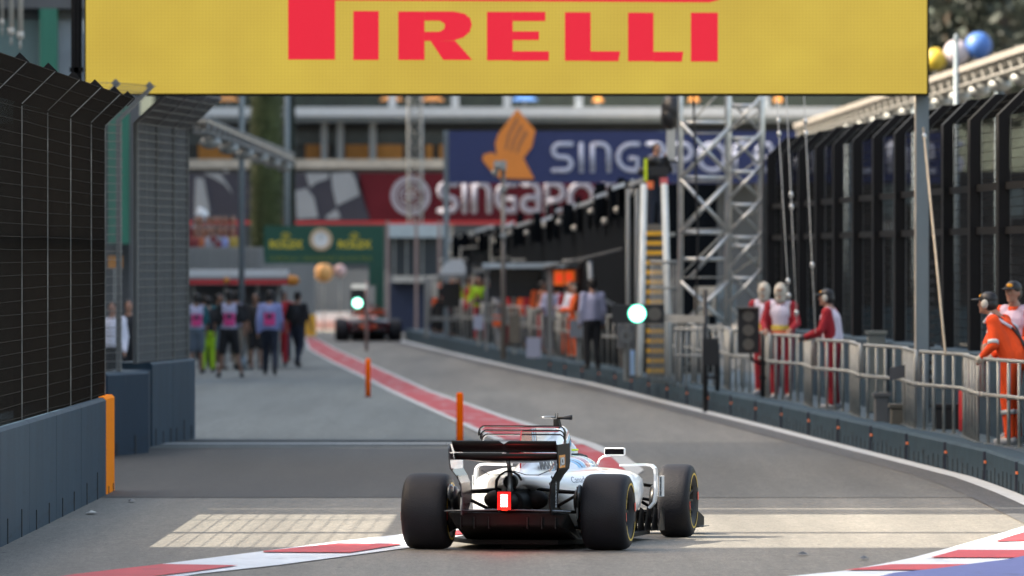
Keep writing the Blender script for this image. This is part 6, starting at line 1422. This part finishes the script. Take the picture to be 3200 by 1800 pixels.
for k, (px, Y, tp, lg, sh, vs2, lb) in enumerate(((640,196,'blackc','blackc',False,None,'black top and trousers between the teal shirt and the lime trousers'),(684,193,'teal_c','shorts_g',True,None,'dark teal shirt behind the lime trousers'),(738,192,'blackc','khaki',False,'lavw','khaki trousers and pale vest just right of the wide-legged person'),
        (800,194,'blackc','blackc',True,None,'black shorts left of the pale blue shirt'),(820,207,'redc','blackc',False,None,'red shirt under the amber end of the red-edged roof'),(888,205,'orangec','navy_c',False,None,'orange shirt between the pale blue shirt and the shoulder bag'),(626,212,'dullw','blackc',False,None,'dull white shirt farthest back beside the grey fence'),(715,214,'dullw','greyc',False,None,'pale shirt farthest back in the middle of the crowd'),(850,213,'greyc','blackc',False,None,'grey shirt farthest back at the right roof leg'))):
    M.setdefault('dullw', mat('cloth_dull_white', (.30,.30,.34), .85)); person('person in ' + lb, at(px, Y), random.uniform(-40, 40) + (180 if k % 2 else 0), ('stand', 'work', 'walk')[k % 3], tp, 'short', legs=lg, shorts=sh, vest=vs2, bib='pinkb' if vs2 else None, scale=random.uniform(.96, 1.03), group=gc, skin=('skin', 'skin_d')[k % 2])
person('person in white shirt seen through the grey mesh fence', at(352, 152), 175, 'stand', 'whitec', legs='blackc', scale=1.0)
person('person in black jacket with orange lanyard behind the grey mesh fence', at(402, 158), 185, 'stand', 'blackc', legs='blackc', scale=1.0)
o = P(360, 822, 166); t = thing('amber_sign', 'small amber lit sign seen through the grey mesh fence', 'sign', o); part_px('sign_face', 338, 800, 382, 838, 166, M['orange_panel'], t, .1); part_px('post', 355, 838.5, 362, 1200, 166.02, M['galv'], t, .08)
# pit wall crew
gw = 'crew along the pit wall'
crew = [(1216,246,'orangec','blackc','orange jacket, farthest left beside the green sign leg'),(1240,238,'yellowc','navy_c','yellow-brown jacket among the far crew'),(1262,243,'blackc','blackc','black jacket among the far crew'),(1283,232,'yellowc','greyc','yellow shirt right of the far crew pole'),
 (1305,236,'redc','blackc','dark red shirt before the white hood stand'),(1330,226,'redc','navy_c','red top beneath the pale beam'),(1372,222,'limec','redc','lime vest and red trousers'),(1398,232,'limec','greyc','second lime vest, farther back'),(1420,218,'blackc','blackc','black jacket right of the lime vest'),(1446,216,'greyc','khaki','grey shirt and khaki trousers'),
 (1474,212,'greyc','greyc','grey top by the white panel'),(1522,205,'orangec','greyc','bright orange vest left of the brown mast'),(1548,209,'redc','redc','crimson suit just behind the brown mast'),(1603,200,'orangec','greyc','bright orange vest right of the brown mast'),(1634,192,'lavw','blackc','pale shirt and black trousers facing the screens'),(1656,203,'redc','blackc','red vest behind the pale shirt'),
 (1738,184,'orangec','orangec','orange-red suit under the orange screens'),(1762,190,'redc','orangec','dark red top between the screen posts'),(1788,186,'whitec','orangec','white and red vest by the right screen post'),(1806,192,'redc','redc','red suit by the right screen post'),(1824,188,'yellowc','orangec','yellow and red vest behind the lavender shirt')]
for k, (px, Y, a, b, lb) in enumerate(crew):
    x = max(at(px, Y).x, footx(Y) + .42 + .25*(k % 2)); person('pit wall person in ' + lb, (x, Y, .34), random.choice((160, 200, 90, 120, 250)), random.choice(('stand', 'work', 'rail')), a, 'long', legs=b, vest=None, scale=random.uniform(.90, .98), group=gw, hair='hair', muffs=('glove_w' if k % 4 == 0 else None), bib=None)
extra = [(1228,251,'dullred','blackc','dull red top in the farthest knot of crew'),(1252,249,'orangec','blackc','orange top in the farthest knot of crew'),(1292,240,'blackc','redc','black top and red trousers by the far pole'),(1352,235,'greyc','blackc','grey top beside the lime vest, deeper in the row'),(1386,227,'redc','blackc','red top right behind the lime vest'),(1432,226,'dullw','greyc','dull white top below the white hood'),(1460,222,'dullred','navy_c','dull red top left of the white panel'),(1492,213,'blackc','blackc','black jacket left of the bright orange vest'),
 (1508,209,'dullor','blackc','muted orange top left of the brown mast'),(1568,206,'dullred','dullred','muted red suit at the foot of the brown mast'),(1585,197,'blackc','redc','black top and red trousers between the orange vests'),(1676,199,'blackc','blackc','black suit left of the screen stand'),(1700,194,'dullor','greyc','muted orange top left of the screen stand'),(1722,191,'greyc','blackc','grey top at the left post of the screen stand')]
for k, (px, Y, a, b, lb) in enumerate(extra):
    person('pit wall person in ' + lb, (max(at(px, Y).x, footx(Y) + .5 + .3*(k % 2)), Y, .34), random.choice((170, 210, 80, 250, 20)), random.choice(('stand', 'work', 'rail')), a, 'long', legs=b, scale=random.uniform(.88, .97), group=gw, cap_=('black' if k % 3 == 0 else None))
person('person in lavender shirt and black trousers with back to the white boom', at(1851, 168.5, .34), 15, 'stand', 'lavw', legs='blackc', scale=1.02, group=gw)
# boxes on the pit wall
for k, (a, b, c, d, Y, m_, lb) in enumerate(((1645,1055,1690,1118,186,'letter_w','pale blue-white box on the low wall behind the crew'),(1540,985,1580,1020,204,'orangec','orange sign board hanging at the brown mast'),(1480,985,1510,1030,214,'letter_w','white board on the far pit wall'),(1780,1000,1835,1055,180,'silver','round-edged pale board before the screens'),(1590,985,1625,1070,196,'khaki','olive cabinet among the orange vests'))):
    t = thing('pit_wall_board', lb, 'board', P((a+c)/2, d, Y)); part_px('board_face', a, b, c, d, Y, M[m_], t, .12)
    x0 = P((a+c)/2, 0, Y).x; mb = MB(); mb.box((x0-.04, Y+.125, .33), (x0+.04, Y+.17, P(0, b+3, Y).z)); mb.build('stand', M['galv'], t)
dk = ['concrete', 'galv', 'concrete_d', 'fence_grey', 'pole', 'cream', 'concrete', 'fence_grey', 'concrete_d', 'galv', 'pole', 'concrete']
M['grey_mid'] = mat('cabinet_grey', (.13,.135,.13), .6, var=.2); M['grey_warm'] = mat('cabinet_warm_grey', (.17,.155,.135), .6, var=.2); M['grey_cool'] = mat('cabinet_cool_grey', (.09,.11,.125), .6, var=.2)
for k in range(17):
    Y = 166 + k*4.6; x = footx(Y) + (.95, .62, 1.05)[k % 3]; h_ = (.80, .60, .95, .70, .55)[k % 5]; w_ = (.45, .6, .35, .5, .4)[(k*3) % 5]
    if abs(Y - 168.5) < 1: continue
    t = thing('pit_wall_desk', 'grey equipment desk between the crew on the pit wall, %s from the near end' % ordn(k), 'desk', (x, Y, .34), group='equipment desks along the pit wall')
    mb = MB(); mb.box((x-w_/2, Y, .35), (x+w_/2, Y+.5, .35+h_)); mb.build('cabinet', M[('grey_mid', 'grey_warm', 'grey_cool')[k % 3]], t)
    mb = MB(); mb.box((x-w_/2-.03, Y-.05, .352+h_), (x+w_/2+.03, Y+.55, .38+h_)); mb.build('top', M['galv'] if k % 2 else M['concrete_d'], t)
    if k % 2: mb = MB(); mb.box((x-.16, Y+.1, .5+h_), (x+.14, Y+.14, .72+h_)); mb.bar((x, Y+.15, .38+h_), (x, Y+.15, .6+h_), .03); mb.build('monitor', M['black'], t)
for k in range(9):
    Y = 168 + k*9.5; x = footx(Y) + .75 + .5*(k % 2); z = 2.15 + .15*(k % 3); w_ = .8
    t = thing('pit_wall_canopy', 'slim framed canopy over the pit wall crew, %s from the near end' % ordn(k), 'canopy', (x, Y, .34), group='slim canopies along the pit wall')
    if k: mb = MB(); mb.box((x-w_/2, Y-.4, z), (x+w_/2, Y+2.4, z+.06)); mb.build('roof', M[('concrete', 'black', 'offwhite')[k % 3]], t)
    for sx in (-.36, .36): mb = MB(); mb.tube([(x+sx, Y+1, .35), (x+sx, Y+1, z)], .025, 6); mb.build('post', M['galv'], t)
# cameraman on the stair platform, with camera
zp = P(0, 726, 154.5).z
person('cameraman in dark trousers standing at the top of the stairs', (P(2050, 0, 154.6).x, 154.6, zp), 195, 'film', 'blackc', legs='navy_c', scale=.92, cap_=None)
cc = P(2045, 545, 154.0); t = thing('video_camera', 'black shoulder video camera with red tag held at the stair top', 'camera', cc)
mb = MB(); mb.box((cc.x-.14, 153.9, cc.z-.02), (cc.x+.26, 154.15, cc.z+.14)); mb.tube([(cc.x-.12, 153.95, cc.z+.06), (cc.x-.28, 153.9, cc.z+.05)], [.06, .075], 12); mb.ball((cc.x-.02, 154.0, cc.z+.25), (.12, .09, .09), 10, 7); mb.build('camera_body', M['black'], t)
mb = MB(); mb.box((cc.x-.16, 153.86, cc.z-.26), (cc.x-.02, 153.89, cc.z-.12)); mb.build('red_tag', M['bando'], t); mb = MB(); mb.box((cc.x+.10, 153.86, cc.z-.22), (cc.x+.24, 153.89, cc.z-.06)); mb.build('red_tag', mat('pinkish_red', (.6,.12,.12), .6), t)
mb = MB(); mb.box((cc.x-.19, 153.86, cc.z-.12), (cc.x-.13, 153.885, cc.z+.28)); mb.build('lime_strap', M['lime_bright'], t)
# spectators on the left stand
gs = 'spectators above the grey ribbed wall'
cols = ['dullred','dullor','dullw','greyc','dullred','lav','dully','dullred','dullw','dullor','greyc','dullred','blackc','dullred']
for k in range(14):
    px = 612 + (k % 7)*19 + random.uniform(-4, 4); rowk = k//7; Y = 233 + rowk*1.4; z = 1.62 + .30*rowk
    person('spectator in %s top, %s from the left in the %s row above the ribbed wall' % (['red','orange','white','grey','crimson','lavender','yellow','red','white','orange','grey','crimson','black','red'][k], ordn(k % 7), ('front', 'back')[rowk]), (at(px, Y).x, Y, z), 180 + random.uniform(-25, 25), 'stand', cols[k], 'short', legs='navy_c', group=gs)
mb = MB(); mb.box((at(430, 232).x, 231.5, 0), (at(820, 232).x, 234.0, 1.61)); mb.box((at(430, 232).x, 234.0, 0), (at(820, 232).x, 236, 1.91)); o = mb.build('spectator_terrace', M['concrete_d'], loc=(at(700, 232).x, 232, 0)); tag(o, 'stepped terrace carrying the spectators', 'terrace')
# the driver
th = R(-10.2); 
def carpt(x, y, z): return Vector((.056 + x*math.cos(th) - y*math.sin(th), 75.0 + x*math.sin(th) + y*math.cos(th), z))
dl = carpt(0, 2.35, .0)
t = thing('person', 'race driver in pale helmet with lime bands sitting in the white car', 'person', (dl.x, dl.y, .35), th)
mb = MB(); cap(mb, (0, 0, .05), (0, 0, .2), .14, .13); cap(mb, (-.17, .02, .19), (.17, .02, .19), .07, .07); cap(mb, (0, 0, .22), (0, .01, .34), .06, .06); mb.ball((0, .01, .42), (.09, .10, .11), 12, 9)
for sd in (-1, 1): cap(mb, (sd*.17, .02, .19), (sd*.2, .2, .05), .05, .04); cap(mb, (sd*.2, .2, .05), (sd*.1, .42, .12), .04, .03); cap(mb, (sd*.08, .05, .02), (sd*.1, .5, .0), .08, .06)
me = remesh(mb, .014, 'driver'); me.materials.append(M['whitec']); o = bpy.data.objects.new('body', me); COL.objects.link(o); o.parent = t
mb = MB(); mb.ball((0, .01, .425), (.128, .145, .135), 20, 14); me = bpy.data.meshes.new('helmet'); me.from_pydata([tuple(v) for v in mb.v], [], mb.f); me.polygons.foreach_set('use_smooth', [True]*len(me.polygons)); me.materials.append(mat('helmet_pale', (.55,.58,.6), .2, coat=.6)); ho = bpy.data.objects.new('helmet', me); COL.objects.link(ho); ho.parent = t
for z, m_ in ((.385, 'lime_bright'), (.435, 'blackc'), (.475, 'lime_bright')):
    mb = MB(); rr = .1305*math.sqrt(max(.05, 1-((z-.425)/.135)**2)); mb.tube([(rr*1.01*math.cos(a), .01 + rr*1.13*math.sin(a), z) for a in [R(q) for q in range(180, 361, 12)]], .009, 6); me = bpy.data.meshes.new('band'); me.from_pydata([tuple(v) for v in mb.v], [], mb.f); me.materials.append(M[m_]); o = bpy.data.objects.new('helmet_band', me); COL.objects.link(o); o.parent = ho
